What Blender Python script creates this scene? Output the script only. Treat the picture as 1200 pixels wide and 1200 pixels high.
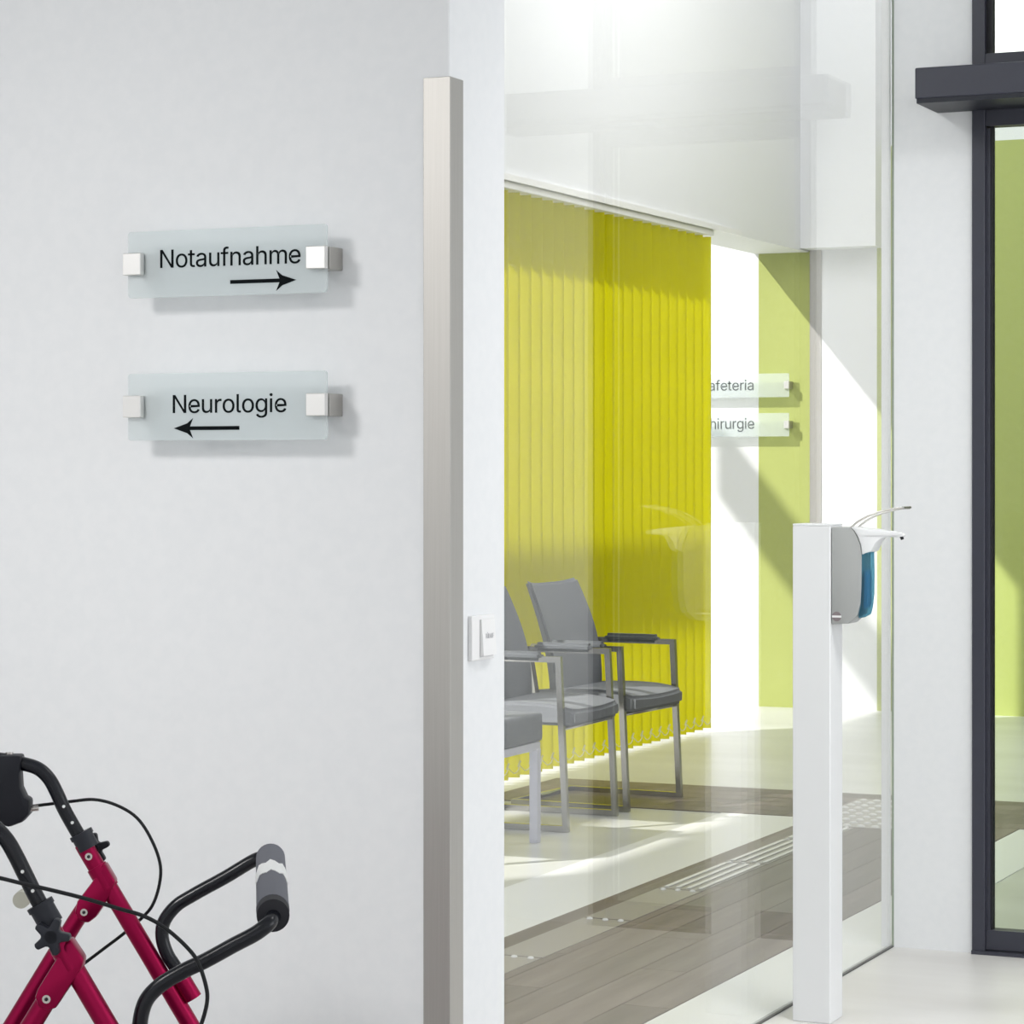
import bpy, bmesh, math, random
from mathutils import Vector, Matrix

random.seed(7)
for _o in list(bpy.data.objects):
    bpy.data.objects.remove(_o, do_unlink=True)
scene = bpy.context.scene
COL = scene.collection

# ------------------------------------------------------------------ camera
YAW = math.radians(24.3262)
cd = bpy.data.cameras.new('camera'); cam = bpy.data.objects.new('camera', cd); COL.objects.link(cam)
cd.sensor_width = 36.0; cd.sensor_fit = 'HORIZONTAL'; cd.lens = 93.57
cd.shift_x = 0.0; cd.shift_y = -50.0 / 1200.0
cd.clip_start = 0.05; cd.clip_end = 100
cam.location = (0, 0, 1.35); cam.rotation_euler = (math.pi / 2, 0, YAW)
scene.camera = cam

# ------------------------------------------------------------------ world, sun, lamps, exposure
world = bpy.data.worlds.new('sky'); scene.world = world; world.use_nodes = True
bg = world.node_tree.nodes['Background']
bg.inputs['Color'].default_value = (0.95, 0.975, 1.0, 1); bg.inputs['Strength'].default_value = 0.86

sd = bpy.data.lights.new('sun', 'SUN'); sun = bpy.data.objects.new('sun', sd); COL.objects.link(sun)
sd.energy = 5.5; sd.angle = math.radians(1.2); sd.color = (1.0, 0.97, 0.93)
sun.rotation_euler = Vector((0.50, 0.62, -0.62)).to_track_quat('-Z', 'Y').to_euler()
sun.location = (-6, -6, 8)

def area(name, loc, target, sx, sy, power, color=(1, 1, 1), spread=180):
    d = bpy.data.lights.new(name, 'AREA'); d.shape = 'RECTANGLE'; d.size = sx; d.size_y = sy
    d.energy = power; d.color = color; d.spread = math.radians(spread)
    o = bpy.data.objects.new(name, d); COL.objects.link(o); o.location = loc
    o.rotation_euler = (Vector(target) - Vector(loc)).to_track_quat('-Z', 'Y').to_euler()
    return o
# ceiling luminaire of the hall, in front of the wall with the signs
area('sign_luminaire', (-3.9, 1.2, 3.30), (-2.72, 4.41, 1.0), 0.9, 0.9, 14, (1.0, 0.985, 0.97), 60)
area('hall_fill', (-0.7, 5.3, 3.36), (-1.2, 6.3, 0.0), 0.9, 0.9, 35, (1.0, 0.99, 0.98), 115)  # unseen fill added to brighten the door wall and hall floor
# unseen fill light added on the right to brighten the wall edge
area('right_fill', (4.5, 5.0, 1.9), (-2.1, 5.0, 1.4), 4.0, 2.6, 85, (0.96, 0.98, 1.0))
# unseen fill light added to brighten the waiting area and its bulkhead
area('waiting_fill', (-2.3, 11.3, 4.6), (-4.66, 11.6, 2.0), 1.0, 6.5, 195, (1.0, 0.99, 0.98))
area('waiting_downlight', (-3.3, 4.95, 3.30), (-1.9, 7.3, 1.6), 0.25, 0.25, 16, (1.0, 0.99, 0.97))

vs = scene.view_settings
vs.view_transform = 'Standard'; vs.look = 'None'; vs.gamma = 1.0; vs.exposure = 0.0
vs.use_curve_mapping = False

# ------------------------------------------------------------------ helpers
def mat(name, color, rough=0.5, metal=0.0, coat=0.0, spec=0.5):
    m = bpy.data.materials.new(name); m.use_nodes = True
    b = m.node_tree.nodes['Principled BSDF']
    b.inputs['Base Color'].default_value = (*color, 1); b.inputs['Roughness'].default_value = rough
    b.inputs['Metallic'].default_value = metal; b.inputs['Coat Weight'].default_value = coat
    b.inputs['Specular IOR Level'].default_value = spec
    return m

def noise_mat(name, c1, c2, scale=(1, 1, 1), nscale=5.0, rough=0.5, metal=0.0, bump=0.0, spec=0.5, detail=4.0, lo=0.35, hi=0.65):
    m = mat(name, c1, rough, metal, spec=spec); nt = m.node_tree; b = nt.nodes['Principled BSDF']
    tc = nt.nodes.new('ShaderNodeTexCoord'); mp = nt.nodes.new('ShaderNodeMapping')
    mp.inputs['Scale'].default_value = scale
    nz = nt.nodes.new('ShaderNodeTexNoise'); nz.inputs['Scale'].default_value = nscale; nz.inputs['Detail'].default_value = detail
    rp = nt.nodes.new('ShaderNodeValToRGB')
    rp.color_ramp.elements[0].position = lo; rp.color_ramp.elements[0].color = (*c1, 1)
    rp.color_ramp.elements[1].position = hi; rp.color_ramp.elements[1].color = (*c2, 1)
    nt.links.new(tc.outputs['Object'], mp.inputs['Vector']); nt.links.new(mp.outputs[0], nz.inputs['Vector'])
    nt.links.new(nz.outputs['Fac'], rp.inputs['Fac']); nt.links.new(rp.outputs['Color'], b.inputs['Base Color'])
    if bump:
        bp = nt.nodes.new('ShaderNodeBump'); bp.inputs['Strength'].default_value = bump; bp.inputs['Distance'].default_value = 0.002
        nt.links.new(nz.outputs['Fac'], bp.inputs['Height']); nt.links.new(bp.outputs[0], b.inputs['Normal'])
    return m

def pane_mat(name, tint, f0=0.04, rough=0.0, k=1.0):
    """thin sheet glass: clear with a Schlick mirror reflection, the same from both sides"""
    m = bpy.data.materials.new(name); m.use_nodes = True; nt = m.node_tree; nt.nodes.clear()
    N = nt.nodes.new; Lk = nt.links.new
    out = N('ShaderNodeOutputMaterial'); mix = N('ShaderNodeMixShader')
    tr = N('ShaderNodeBsdfTransparent'); tr.inputs['Color'].default_value = (*tint, 1)
    gl = N('ShaderNodeBsdfGlossy'); gl.inputs['Roughness'].default_value = rough
    ge = N('ShaderNodeNewGeometry'); dt = N('ShaderNodeVectorMath'); dt.operation = 'DOT_PRODUCT'
    ab = N('ShaderNodeMath'); ab.operation = 'ABSOLUTE'
    om = N('ShaderNodeMath'); om.operation = 'SUBTRACT'; om.inputs[0].default_value = 1.0
    pw = N('ShaderNodeMath'); pw.operation = 'POWER'; pw.inputs[1].default_value = 5.0
    ma = N('ShaderNodeMath'); ma.operation = 'MULTIPLY_ADD'; ma.inputs[1].default_value = (1 - f0) * k; ma.inputs[2].default_value = f0
    Lk(ge.outputs['Incoming'], dt.inputs[0]); Lk(ge.outputs['Normal'], dt.inputs[1])
    Lk(dt.outputs['Value'], ab.inputs[0]); Lk(ab.outputs[0], om.inputs[1]); Lk(om.outputs[0], pw.inputs[0]); Lk(pw.outputs[0], ma.inputs[0])
    Lk(ma.outputs[0], mix.inputs['Fac']); Lk(tr.outputs[0], mix.inputs[1]); Lk(gl.outputs[0], mix.inputs[2])
    Lk(mix.outputs[0], out.inputs['Surface'])
    return m

def frosted_mat(name, tint, body, k=0.45):
    m = bpy.data.materials.new(name); m.use_nodes = True; nt = m.node_tree; nt.nodes.clear()
    N = nt.nodes.new; Lk = nt.links.new
    out = N('ShaderNodeOutputMaterial'); mix = N('ShaderNodeMixShader'); mix.inputs['Fac'].default_value = k
    tr = N('ShaderNodeBsdfTransparent'); tr.inputs['Color'].default_value = (*tint, 1)
    m2 = N('ShaderNodeMixShader'); m2.inputs['Fac'].default_value = 0.5
    df = N('ShaderNodeBsdfDiffuse'); df.inputs['Color'].default_value = (*body, 1)
    tl = N('ShaderNodeBsdfTranslucent'); tl.inputs['Color'].default_value = (*body, 1)
    Lk(df.outputs[0], m2.inputs[1]); Lk(tl.outputs[0], m2.inputs[2])
    Lk(tr.outputs[0], mix.inputs[1]); Lk(m2.outputs[0], mix.inputs[2]); Lk(mix.outputs[0], out.inputs['Surface'])
    return m

def fabric_sheet_mat(name, color, trans, k=0.5):
    m = bpy.data.materials.new(name); m.use_nodes = True; nt = m.node_tree; nt.nodes.clear()
    N = nt.nodes.new; Lk = nt.links.new
    out = N('ShaderNodeOutputMaterial'); mix = N('ShaderNodeMixShader'); mix.inputs['Fac'].default_value = k
    df = N('ShaderNodeBsdfDiffuse'); tl = N('ShaderNodeBsdfTranslucent')
    tc = N('ShaderNodeTexCoord'); nz = N('ShaderNodeTexNoise'); nz.inputs['Scale'].default_value = 60
    mp = N('ShaderNodeMapping'); mp.inputs['Scale'].default_value = (1, 1, 0.05)
    Lk(tc.outputs['Object'], mp.inputs['Vector']); Lk(mp.outputs[0], nz.inputs['Vector'])
    for sh, c in ((df, color), (tl, trans)):
        mx = N('ShaderNodeMix'); mx.data_type = 'RGBA'
        mx.inputs[6].default_value = (*[v * 0.94 for v in c], 1); mx.inputs[7].default_value = (*[min(1, v * 1.06) for v in c], 1)
        Lk(nz.outputs['Fac'], mx.inputs[0]); Lk(mx.outputs[2], sh.inputs['Color'])
    Lk(df.outputs[0], mix.inputs[1]); Lk(tl.outputs[0], mix.inputs[2]); Lk(mix.outputs[0], out.inputs['Surface'])
    return m

def link(name, me, m=None, parent=None, smooth=False):
    o = bpy.data.objects.new(name, me); COL.objects.link(o)
    if m is not None:
        for mm in (m if isinstance(m, (list, tuple)) else [m]): me.materials.append(mm)
    if parent is not None: o.parent = parent
    if smooth:
        me.polygons.foreach_set('use_smooth', [True] * len(me.polygons)); me.update()
    return o

def finish(bm, name, m, parent=None, smooth=False, sharp=35):
    bmesh.ops.recalc_face_normals(bm, faces=bm.faces[:])
    if smooth:
        lim = math.radians(sharp)
        for e in bm.edges:
            if len(e.link_faces) == 2 and e.calc_face_angle(0) > lim: e.smooth = False
    me = bpy.data.meshes.new(name); bm.to_mesh(me); bm.free()
    return link(name, me, m, parent, smooth)

def add_box(bm, x0, x1, y0, y1, z0, z1, mi=0):
    vs_ = [bm.verts.new(p) for p in ((x0, y0, z0), (x1, y0, z0), (x1, y1, z0), (x0, y1, z0), (x0, y0, z1), (x1, y0, z1), (x1, y1, z1), (x0, y1, z1))]
    fs = []
    for f in ((0, 3, 2, 1), (4, 5, 6, 7), (0, 1, 5, 4), (1, 2, 6, 5), (2, 3, 7, 6), (3, 0, 4, 7)):
        ff = bm.faces.new([vs_[i] for i in f]); ff.material_index = mi; fs.append(ff)
    return vs_, fs

def box(name, x0, x1, y0, y1, z0, z1, m, parent=None, bevel=0.0, seg=2):
    bm = bmesh.new(); add_box(bm, min(x0, x1), max(x0, x1), min(y0, y1), max(y0, y1), min(z0, z1), max(z0, z1))
    if bevel: bmesh.ops.bevel(bm, geom=bm.edges[:], offset=bevel, segments=seg, affect='EDGES', profile=0.5)
    return finish(bm, name, m, parent, smooth=seg >= 3, sharp=60)

def smooth_path(pts, n=6):
    P = [Vector(p) for p in pts]
    if len(P) < 3: return P
    Q = [2 * P[0] - P[1]] + P + [2 * P[-1] - P[-2]]
    out = []
    for i in range(1, len(Q) - 2):
        a, b, c, d = Q[i - 1], Q[i], Q[i + 1], Q[i + 2]
        t0 = 0.0; t1 = t0 + max((b - a).length, 1e-6) ** .5; t2 = t1 + max((c - b).length, 1e-6) ** .5; t3 = t2 + max((d - c).length, 1e-6) ** .5
        for k in range(n):
            t = t1 + (t2 - t1) * k / n
            A1 = (t1 - t) / (t1 - t0) * a + (t - t0) / (t1 - t0) * b; A2 = (t2 - t) / (t2 - t1) * b + (t - t1) / (t2 - t1) * c; A3 = (t3 - t) / (t3 - t2) * c + (t - t2) / (t3 - t2) * d
            B1 = (t2 - t) / (t2 - t0) * A1 + (t - t0) / (t2 - t0) * A2; B2 = (t3 - t) / (t3 - t1) * A2 + (t - t1) / (t3 - t1) * A3
            out.append((t2 - t) / (t2 - t1) * B1 + (t - t1) / (t2 - t1) * B2)
    out.append(P[-1])
    return out

def add_tube(bm, pts, r, seg=14, n=6, smooth=True, square=False):
    P = smooth_path(pts, n) if smooth else [Vector(p) for p in pts]
    T = []
    for i in range(len(P)):
        a = P[max(i - 1, 0)]; b = P[min(i + 1, len(P) - 1)]
        if not smooth and 0 < i < len(P) - 1:
            t = ((P[i] - a).normalized() + (b - P[i]).normalized())
        else: t = b - a
        T.append(t.normalized())
    up = Vector((0, 0, 1)) if abs(T[0].z) < 0.9 else Vector((0, 1, 0))
    nrm = (up - up.dot(T[0]) * T[0]).normalized()
    rings = []
    segd = [(P[k + 1] - P[k]).normalized() for k in range(len(P) - 1)]
    for i, p in enumerate(P):
        if smooth:
            if i: nrm = (nrm - nrm.dot(T[i]) * T[i]).normalized()
            ax_ = T[i]
        else:
            if i > 1: nrm = segd[i - 2].rotation_difference(segd[i - 1]) @ nrm
            ax_ = segd[max(i - 1, 0)]
        bn = ax_.cross(nrm); ring = []
        for k in range(seg):
            a = 2 * math.pi * (k + (0.5 if square else 0)) / seg
            off = (math.cos(a) * nrm + math.sin(a) * bn) * r
            if not smooth and 0 < i < len(P) - 1: off = off - ax_ * (off.dot(T[i]) / max(0.2, ax_.dot(T[i])))
            ring.append(bm.verts.new(p + off))
        rings.append(ring)
    for a, b in zip(rings, rings[1:]):
        for k in range(seg):
            bm.faces.new((a[k], a[(k + 1) % seg], b[(k + 1) % seg], b[k]))
    bm.faces.new(list(reversed(rings[0]))); bm.faces.new(rings[-1])

def tube(name, pts, r, m, parent=None, seg=14, n=6, smooth=True, square=False):
    bm = bmesh.new(); add_tube(bm, pts, r, seg, n, smooth, square)
    return finish(bm, name, m, parent, smooth=True, sharp=44 if not square else 30)

def add_prism(bm, poly, y0, y1, axis='y'):
    """poly of (a,b); axis y: (a,y,b)   axis x: (x,a,b)   axis z: (a,b,z)"""
    def P(p, t): return {'y': (p[0], t, p[1]), 'x': (t, p[0], p[1]), 'z': (p[0], p[1], t)}[axis]
    a = [bm.verts.new(P(p, y0)) for p in poly]; b = [bm.verts.new(P(p, y1)) for p in poly]; n = len(poly)
    bm.faces.new(a); bm.faces.new(list(reversed(b)))
    for i in range(n): bm.faces.new((a[i], b[i], b[(i + 1) % n], a[(i + 1) % n]))

def prism(name, poly, y0, y1, m, parent=None, axis='y', bevel=0.0, seg=2):
    bm = bmesh.new(); add_prism(bm, poly, y0, y1, axis)
    if bevel:
        bmesh.ops.recalc_face_normals(bm, faces=bm.faces[:])
        es = [e for e in bm.edges if e.calc_face_angle(0) > math.radians(40)]
        bmesh.ops.bevel(bm, geom=es, offset=bevel, segments=seg, affect='EDGES', profile=0.5)
    return finish(bm, name, m, parent, smooth=True, sharp=40)

def cyl(name, p0, p1, r, m, parent=None, seg=20, bevel=0.0):
    bm = bmesh.new(); add_tube(bm, [p0, p1], r, seg, smooth=False)
    if bevel:
        es = [e for e in bm.edges if e.calc_face_angle(0) > math.radians(60)]
        bmesh.ops.bevel(bm, geom=es, offset=bevel, segments=2, affect='EDGES')
    return finish(bm, name, m, parent, smooth=True, sharp=40)

def empty(name, loc, rz=0.0):
    o = bpy.data.objects.new(name, None); COL.objects.link(o); o.location = loc; o.rotation_euler = (0, 0, rz)
    o.empty_display_size = 0.1
    return o

def tag(o, label, cat, group=None, kind=None):
    o['label'] = label; o['category'] = cat
    if group: o['group'] = group
    if kind: o['kind'] = kind
    return o

def struct(o, label=None, cat=None):
    o['kind'] = 'structure'
    if label: o['label'] = label
    if cat: o['category'] = cat
    return o

# outlines of the lettering: advance, points, filled faces (thousandths of an em)
GLYPHS = {
    'A': (480,[(87,-2),(13,-2),(200,511),(278,511),(466,-2),(393,-2),(285,302),(278,322),(270,345),(262,371),(253,402),(242,437),(229,481),(248,481),(235,437),(225,401),(215,370),(206,344),(199,321),(193,302),(368,197),(112,197),(112,144),(368,144)],[(1,12,2),(12,3,2),(12,13,3),(13,4,3),(1,21,12),(21,14,12),(14,11,12),(14,11,13),(11,20,13),(20,4,13),(10,20,11),(21,15,14),(9,20,10),(21,16,15),(8,20,9),(21,17,16),(7,20,8),(21,18,17),(6,20,7),(21,19,18),(21,22,19),(22,0,19),(5,23,6),(23,20,6),(1,22,21),(22,20,21),(22,23,20),(23,4,20),(1,0,22),(5,4,23)]),
    'C': (510,[(341,3),(318,-4),(293,-8),(267,-9),(225,-5),(185,5),(149,23),(117,47),(90,78),(68,114),(51,156),(41,203),(38,254),(41,306),(51,352),(68,394),(90,431),(117,461),(149,485),(185,503),(225,514),(267,518),(293,516),(317,513),(341,506),(363,498),(384,486),(403,473),(421,457),(436,439),(450,420),(461,398),(469,374),(476,346),(407,346),(402,364),(395,380),(388,393),(378,406),(368,417),(356,427),(343,435),(329,442),(315,447),(299,451),(284,453),(267,454),(238,451),(210,443),(185,430),(162,413),(143,390),(127,363),(115,331),(108,295),(106,254),(108,213),(115,177),(127,146),(143,118),(162,96),(185,78),(210,65),(238,58),(267,55),(284,56),(299,58),(315,62),(329,67),(343,74),(356,82),(368,92),(378,103),(388,116),(395,129),(402,145),(407,163),(476,163),(469,135),(461,111),(450,90),(437,70),(421,52),(404,36),(384,23),(364,11)],[(20,22,21),(20,23,22),(19,23,20),(19,24,23),(19,25,24),(18,25,19),(18,26,25),(18,27,26),(17,27,18),(17,28,27),(16,47,17),(47,46,17),(46,28,17),(46,45,28),(45,29,28),(44,29,45),(16,48,47),(43,29,44),(42,29,43),(16,49,48),(41,29,42),(41,30,29),(40,30,41),(15,49,16),(15,50,49),(39,30,40),(39,31,30),(38,31,39),(15,51,50),(37,31,38),(37,32,31),(14,51,15),(36,32,37),(14,52,51),(35,32,36),(35,33,32),(34,33,35),(14,53,52),(13,53,14),(13,54,53),(12,54,13),(12,55,54),(12,56,55),(11,56,12),(11,57,56),(10,57,11),(10,58,57),(75,77,76),(75,78,77),(9,58,10),(9,59,58),(74,78,75),(74,79,78),(73,79,74),(9,60,59),(72,79,73),(8,60,9),(72,80,79),(71,80,72),(8,61,60),(70,80,71),(70,81,80),(69,81,70),(8,62,61),(7,62,8),(68,81,69),(68,82,81),(67,82,68),(7,63,62),(66,82,67),(65,82,66),(7,64,63),(64,82,65),(7,82,64),(7,83,82),(6,83,7),(6,84,83),(5,84,6),(5,85,84),(5,0,85),(4,0,5),(4,1,0),(4,2,1),(3,2,4)]),
    'F': (410,[(127,-2),(58,-2),(58,511),(371,511),(371,449),(127,449),(127,280),(348,280),(348,219),(127,219)],[(1,5,2),(5,3,2),(5,4,3),(1,6,5),(1,9,6),(9,7,6),(9,8,7),(1,0,9)]),
    'N': (523,[(58,0),(58,509),(132,509),(396,98),(396,509),(465,509),(465,0),(391,0),(127,411),(127,0)],[(0,1,2,3,4,5,6,7,8,9)]),
    'R': (449,[(127,-2),(58,-2),(58,511),(236,511),(273,509),(306,502),(334,491),(358,475),(377,456),(392,434),(403,409),(409,382),(412,352),(409,322),(403,295),(392,270),(377,248),(358,230),(334,215),(306,204),(273,198),(236,195),(94,195),(94,257),(233,257),(258,259),(279,262),(297,269),(311,278),(323,288),(332,301),(338,317),(342,333),(343,352),(342,371),(338,388),(332,404),(323,417),(311,428),(297,438),(279,444),(258,448),(233,450),(127,450),(431,-2),(352,-2),(226,231),(304,231)],[(1,23,2),(23,43,2),(43,3,2),(43,4,3),(43,5,4),(43,6,5),(43,7,6),(43,8,7),(43,42,8),(42,41,8),(41,9,8),(23,0,43),(40,9,41),(39,9,40),(38,9,39),(38,10,9),(37,10,38),(36,10,37),(36,11,10),(35,11,36),(34,11,35),(34,12,11),(33,12,34),(32,12,33),(32,13,12),(31,13,32),(31,14,13),(30,14,31),(29,14,30),(29,15,14),(28,15,29),(27,15,28),(27,16,15),(26,16,27),(25,16,26),(24,16,25),(1,22,23),(0,24,23),(0,46,24),(46,16,24),(46,47,16),(47,17,16),(0,21,46),(21,45,46),(44,18,47),(18,17,47),(19,44,18),(20,44,19),(21,44,20),(1,21,22),(1,0,21),(45,44,21)]),
    'T': (449,[(190,449),(30,449),(30,511),(419,511),(419,449),(259,449),(259,-2),(190,-2)],[(1,3,2),(1,4,3),(0,4,1),(7,5,0),(5,4,0),(7,6,5)]),
    'U': (517,[(364,13),(333,0),(297,-8),(259,-10),(220,-8),(185,0),(153,13),(125,31),(102,53),(83,79),(69,108),(61,139),(58,173),(58,511),(126,511),(126,178),(128,155),(134,134),(143,114),(155,97),(170,82),(188,70),(209,61),(233,56),(259,54),(285,56),(309,61),(330,70),(348,82),(363,97),(375,114),(383,134),(389,155),(390,178),(390,511),(459,511),(459,173),(457,139),(448,108),(434,79),(416,53),(392,31)],[(12,14,13),(12,15,14),(33,35,34),(33,36,35),(12,16,15),(32,36,33),(11,16,12),(32,37,36),(11,17,16),(31,37,32),(10,17,11),(31,38,37),(10,18,17),(30,38,31),(10,19,18),(29,38,30),(29,39,38),(9,19,10),(9,20,19),(28,39,29),(9,21,20),(27,39,28),(27,40,39),(8,21,9),(8,22,21),(26,40,27),(8,23,22),(25,40,26),(24,40,25),(8,24,23),(8,40,24),(8,41,40),(7,41,8),(7,0,41),(6,0,7),(6,1,0),(5,1,6),(5,2,1),(4,2,5),(4,3,2)]),
    'a': (389,[(216,-1),(200,-6),(181,-10),(160,-11),(136,-9),(114,-5),(93,3),(75,14),(59,27),(46,43),(36,62),(30,84),(28,108),(30,129),(34,147),(41,162),(51,175),(63,186),(76,195),(92,202),(108,208),(125,213),(142,216),(160,220),(178,222),(199,225),(218,227),(233,229),(246,231),(256,233),(264,237),(269,241),(272,247),(273,255),(273,257),(272,271),(269,284),(265,296),(258,305),(249,313),(239,320),(226,325),(212,328),(196,329),(179,328),(164,325),(150,320),(138,314),(128,307),(119,299),(112,291),(106,282),(101,271),(38,290),(49,314),(62,332),(77,348),(94,360),(113,370),(132,377),(153,383),(173,386),(194,387),(208,386),(223,384),(239,381),(256,377),(272,371),(287,362),(301,351),(314,338),(324,321),(332,302),(337,278),(339,251),(339,-2),(274,-2),(274,50),(274,50),(269,42),(262,32),(253,23),(243,14),(231,6),(131,54),(143,51),(156,48),(170,48),(192,49),(210,53),(227,61),(241,70),(252,81),(261,94),(268,108),(272,123),(273,138),(273,185),(273,185),(268,182),(260,180),(251,178),(242,176),(232,174),(221,172),(211,170),(201,169),(191,168),(183,167),(176,166),(162,164),(148,160),(135,157),(123,152),(113,145),(105,138),(99,129),(95,118),(94,105),(95,93),(98,83),(104,74),(111,66),(120,59)],[(61,63,62),(61,64,63),(60,64,61),(60,65,64),(59,65,60),(59,66,65),(58,66,59),(58,67,66),(58,68,67),(57,68,58),(57,69,68),(56,69,57),(56,70,69),(55,70,56),(55,43,70),(43,71,70),(54,44,55),(44,43,55),(42,71,43),(54,45,44),(41,71,42),(54,46,45),(40,71,41),(40,72,71),(54,47,46),(39,72,40),(54,48,47),(53,48,54),(38,72,39),(53,49,48),(37,72,38),(37,73,72),(53,50,49),(36,73,37),(53,51,50),(52,51,53),(35,73,36),(35,74,73),(34,74,35),(33,74,34),(32,74,33),(32,75,74),(31,75,32),(30,75,31),(29,75,30),(28,97,29),(97,75,29),(27,97,28),(26,97,27),(25,97,26),(24,97,25),(23,97,24),(22,97,23),(21,97,22),(20,97,21),(19,97,20),(18,97,19),(17,97,18),(16,97,17),(16,98,97),(96,75,97),(16,99,98),(16,100,99),(16,101,100),(16,102,101),(16,103,102),(15,103,16),(15,104,103),(15,105,104),(15,106,105),(15,107,106),(15,108,107),(15,109,108),(15,110,109),(15,111,110),(14,111,15),(14,112,111),(14,113,112),(14,114,113),(13,114,14),(13,115,114),(95,75,96),(13,116,115),(13,117,116),(12,117,13),(94,75,95),(12,118,117),(93,75,94),(11,118,12),(11,119,118),(92,75,93),(11,120,119),(10,120,11),(10,121,120),(91,77,92),(77,75,92),(10,122,121),(90,77,91),(10,123,122),(9,123,10),(89,77,90),(9,84,123),(9,85,84),(88,78,89),(78,77,89),(9,86,85),(88,79,78),(76,75,77),(87,79,88),(9,87,86),(9,79,87),(8,79,9),(8,80,79),(8,81,80),(7,81,8),(7,82,81),(7,83,82),(6,83,7),(6,0,83),(5,0,6),(5,1,0),(4,1,5),(4,2,1),(3,2,4)]),
    'e': (404,[(283,2),(261,-5),(238,-9),(212,-10),(177,-8),(144,1),(116,15),(91,33),(70,56),(54,84),(42,115),(34,149),(32,187),(34,224),(41,259),(53,291),(70,319),(90,342),(114,361),(141,375),(172,384),(205,387),(226,385),(246,382),(267,376),(286,368),(304,356),(321,342),(336,326),(349,306),(359,283),(367,256),(372,227),(373,194),(373,167),(73,167),(73,223),(345,223),(308,198),(306,226),(302,248),(296,268),(287,285),(275,300),(261,312),(245,321),(226,326),(205,328),(184,326),(165,321),(148,312),(133,300),(121,285),(111,269),(104,250),(100,231),(98,211),(98,178),(100,151),(105,128),(112,107),(123,89),(136,75),(152,63),(170,55),(190,50),(212,48),(227,49),(240,51),(253,55),(264,60),(275,66),(284,74),(292,84),(298,94),(304,108),(368,92),(360,71),(350,54),(337,38),(321,24),(303,12)],[(20,22,21),(20,23,22),(19,23,20),(19,24,23),(19,25,24),(18,25,19),(18,26,25),(17,26,18),(17,27,26),(17,28,27),(16,47,17),(47,28,17),(16,48,47),(46,28,47),(45,28,46),(16,49,48),(45,29,28),(44,29,45),(16,50,49),(15,50,16),(43,29,44),(15,51,50),(43,30,29),(42,30,43),(15,52,51),(14,52,15),(14,53,52),(41,30,42),(41,31,30),(14,54,53),(40,31,41),(13,54,14),(40,32,31),(13,55,54),(39,32,40),(13,36,55),(36,56,55),(39,37,32),(37,33,32),(38,37,39),(12,36,13),(12,35,36),(56,37,36),(56,33,37),(57,33,56),(57,34,33),(11,35,12),(58,34,57),(11,34,35),(11,58,34),(11,59,58),(10,59,11),(10,60,59),(9,60,10),(74,76,75),(9,61,60),(73,76,74),(73,77,76),(9,62,61),(8,62,9),(72,77,73),(8,63,62),(71,77,72),(71,78,77),(70,78,71),(8,64,63),(69,78,70),(7,64,8),(7,65,64),(68,78,69),(68,79,78),(67,79,68),(7,66,65),(66,79,67),(7,79,66),(7,80,79),(6,80,7),(6,81,80),(5,81,6),(5,0,81),(5,1,0),(4,1,5),(4,2,1),(3,2,4)]),
    'f': (254,[(4,382),(230,382),(230,325),(4,325),(144,-2),(78,-2),(78,432),(80,452),(85,471),(94,487),(105,501),(119,512),(134,521),(151,527),(169,531),(187,532),(201,532),(212,531),(223,529),(231,527),(238,525),(245,522),(229,466),(223,467),(219,469),(214,470),(209,471),(202,471),(195,472),(178,470),(165,466),(156,458),(149,448),(145,435),(144,418)],[(14,16,15),(14,17,16),(13,17,14),(13,18,17),(13,19,18),(12,19,13),(12,20,19),(12,21,20),(12,22,21),(11,22,12),(10,24,11),(24,23,11),(23,22,11),(9,26,10),(26,25,10),(25,24,10),(8,28,9),(28,27,9),(27,26,9),(8,29,28),(7,29,8),(7,30,29),(7,31,30),(7,32,31),(6,32,7),(6,33,32),(6,34,33),(5,34,6),(5,4,34),(3,1,0),(3,2,1)]),
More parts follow.
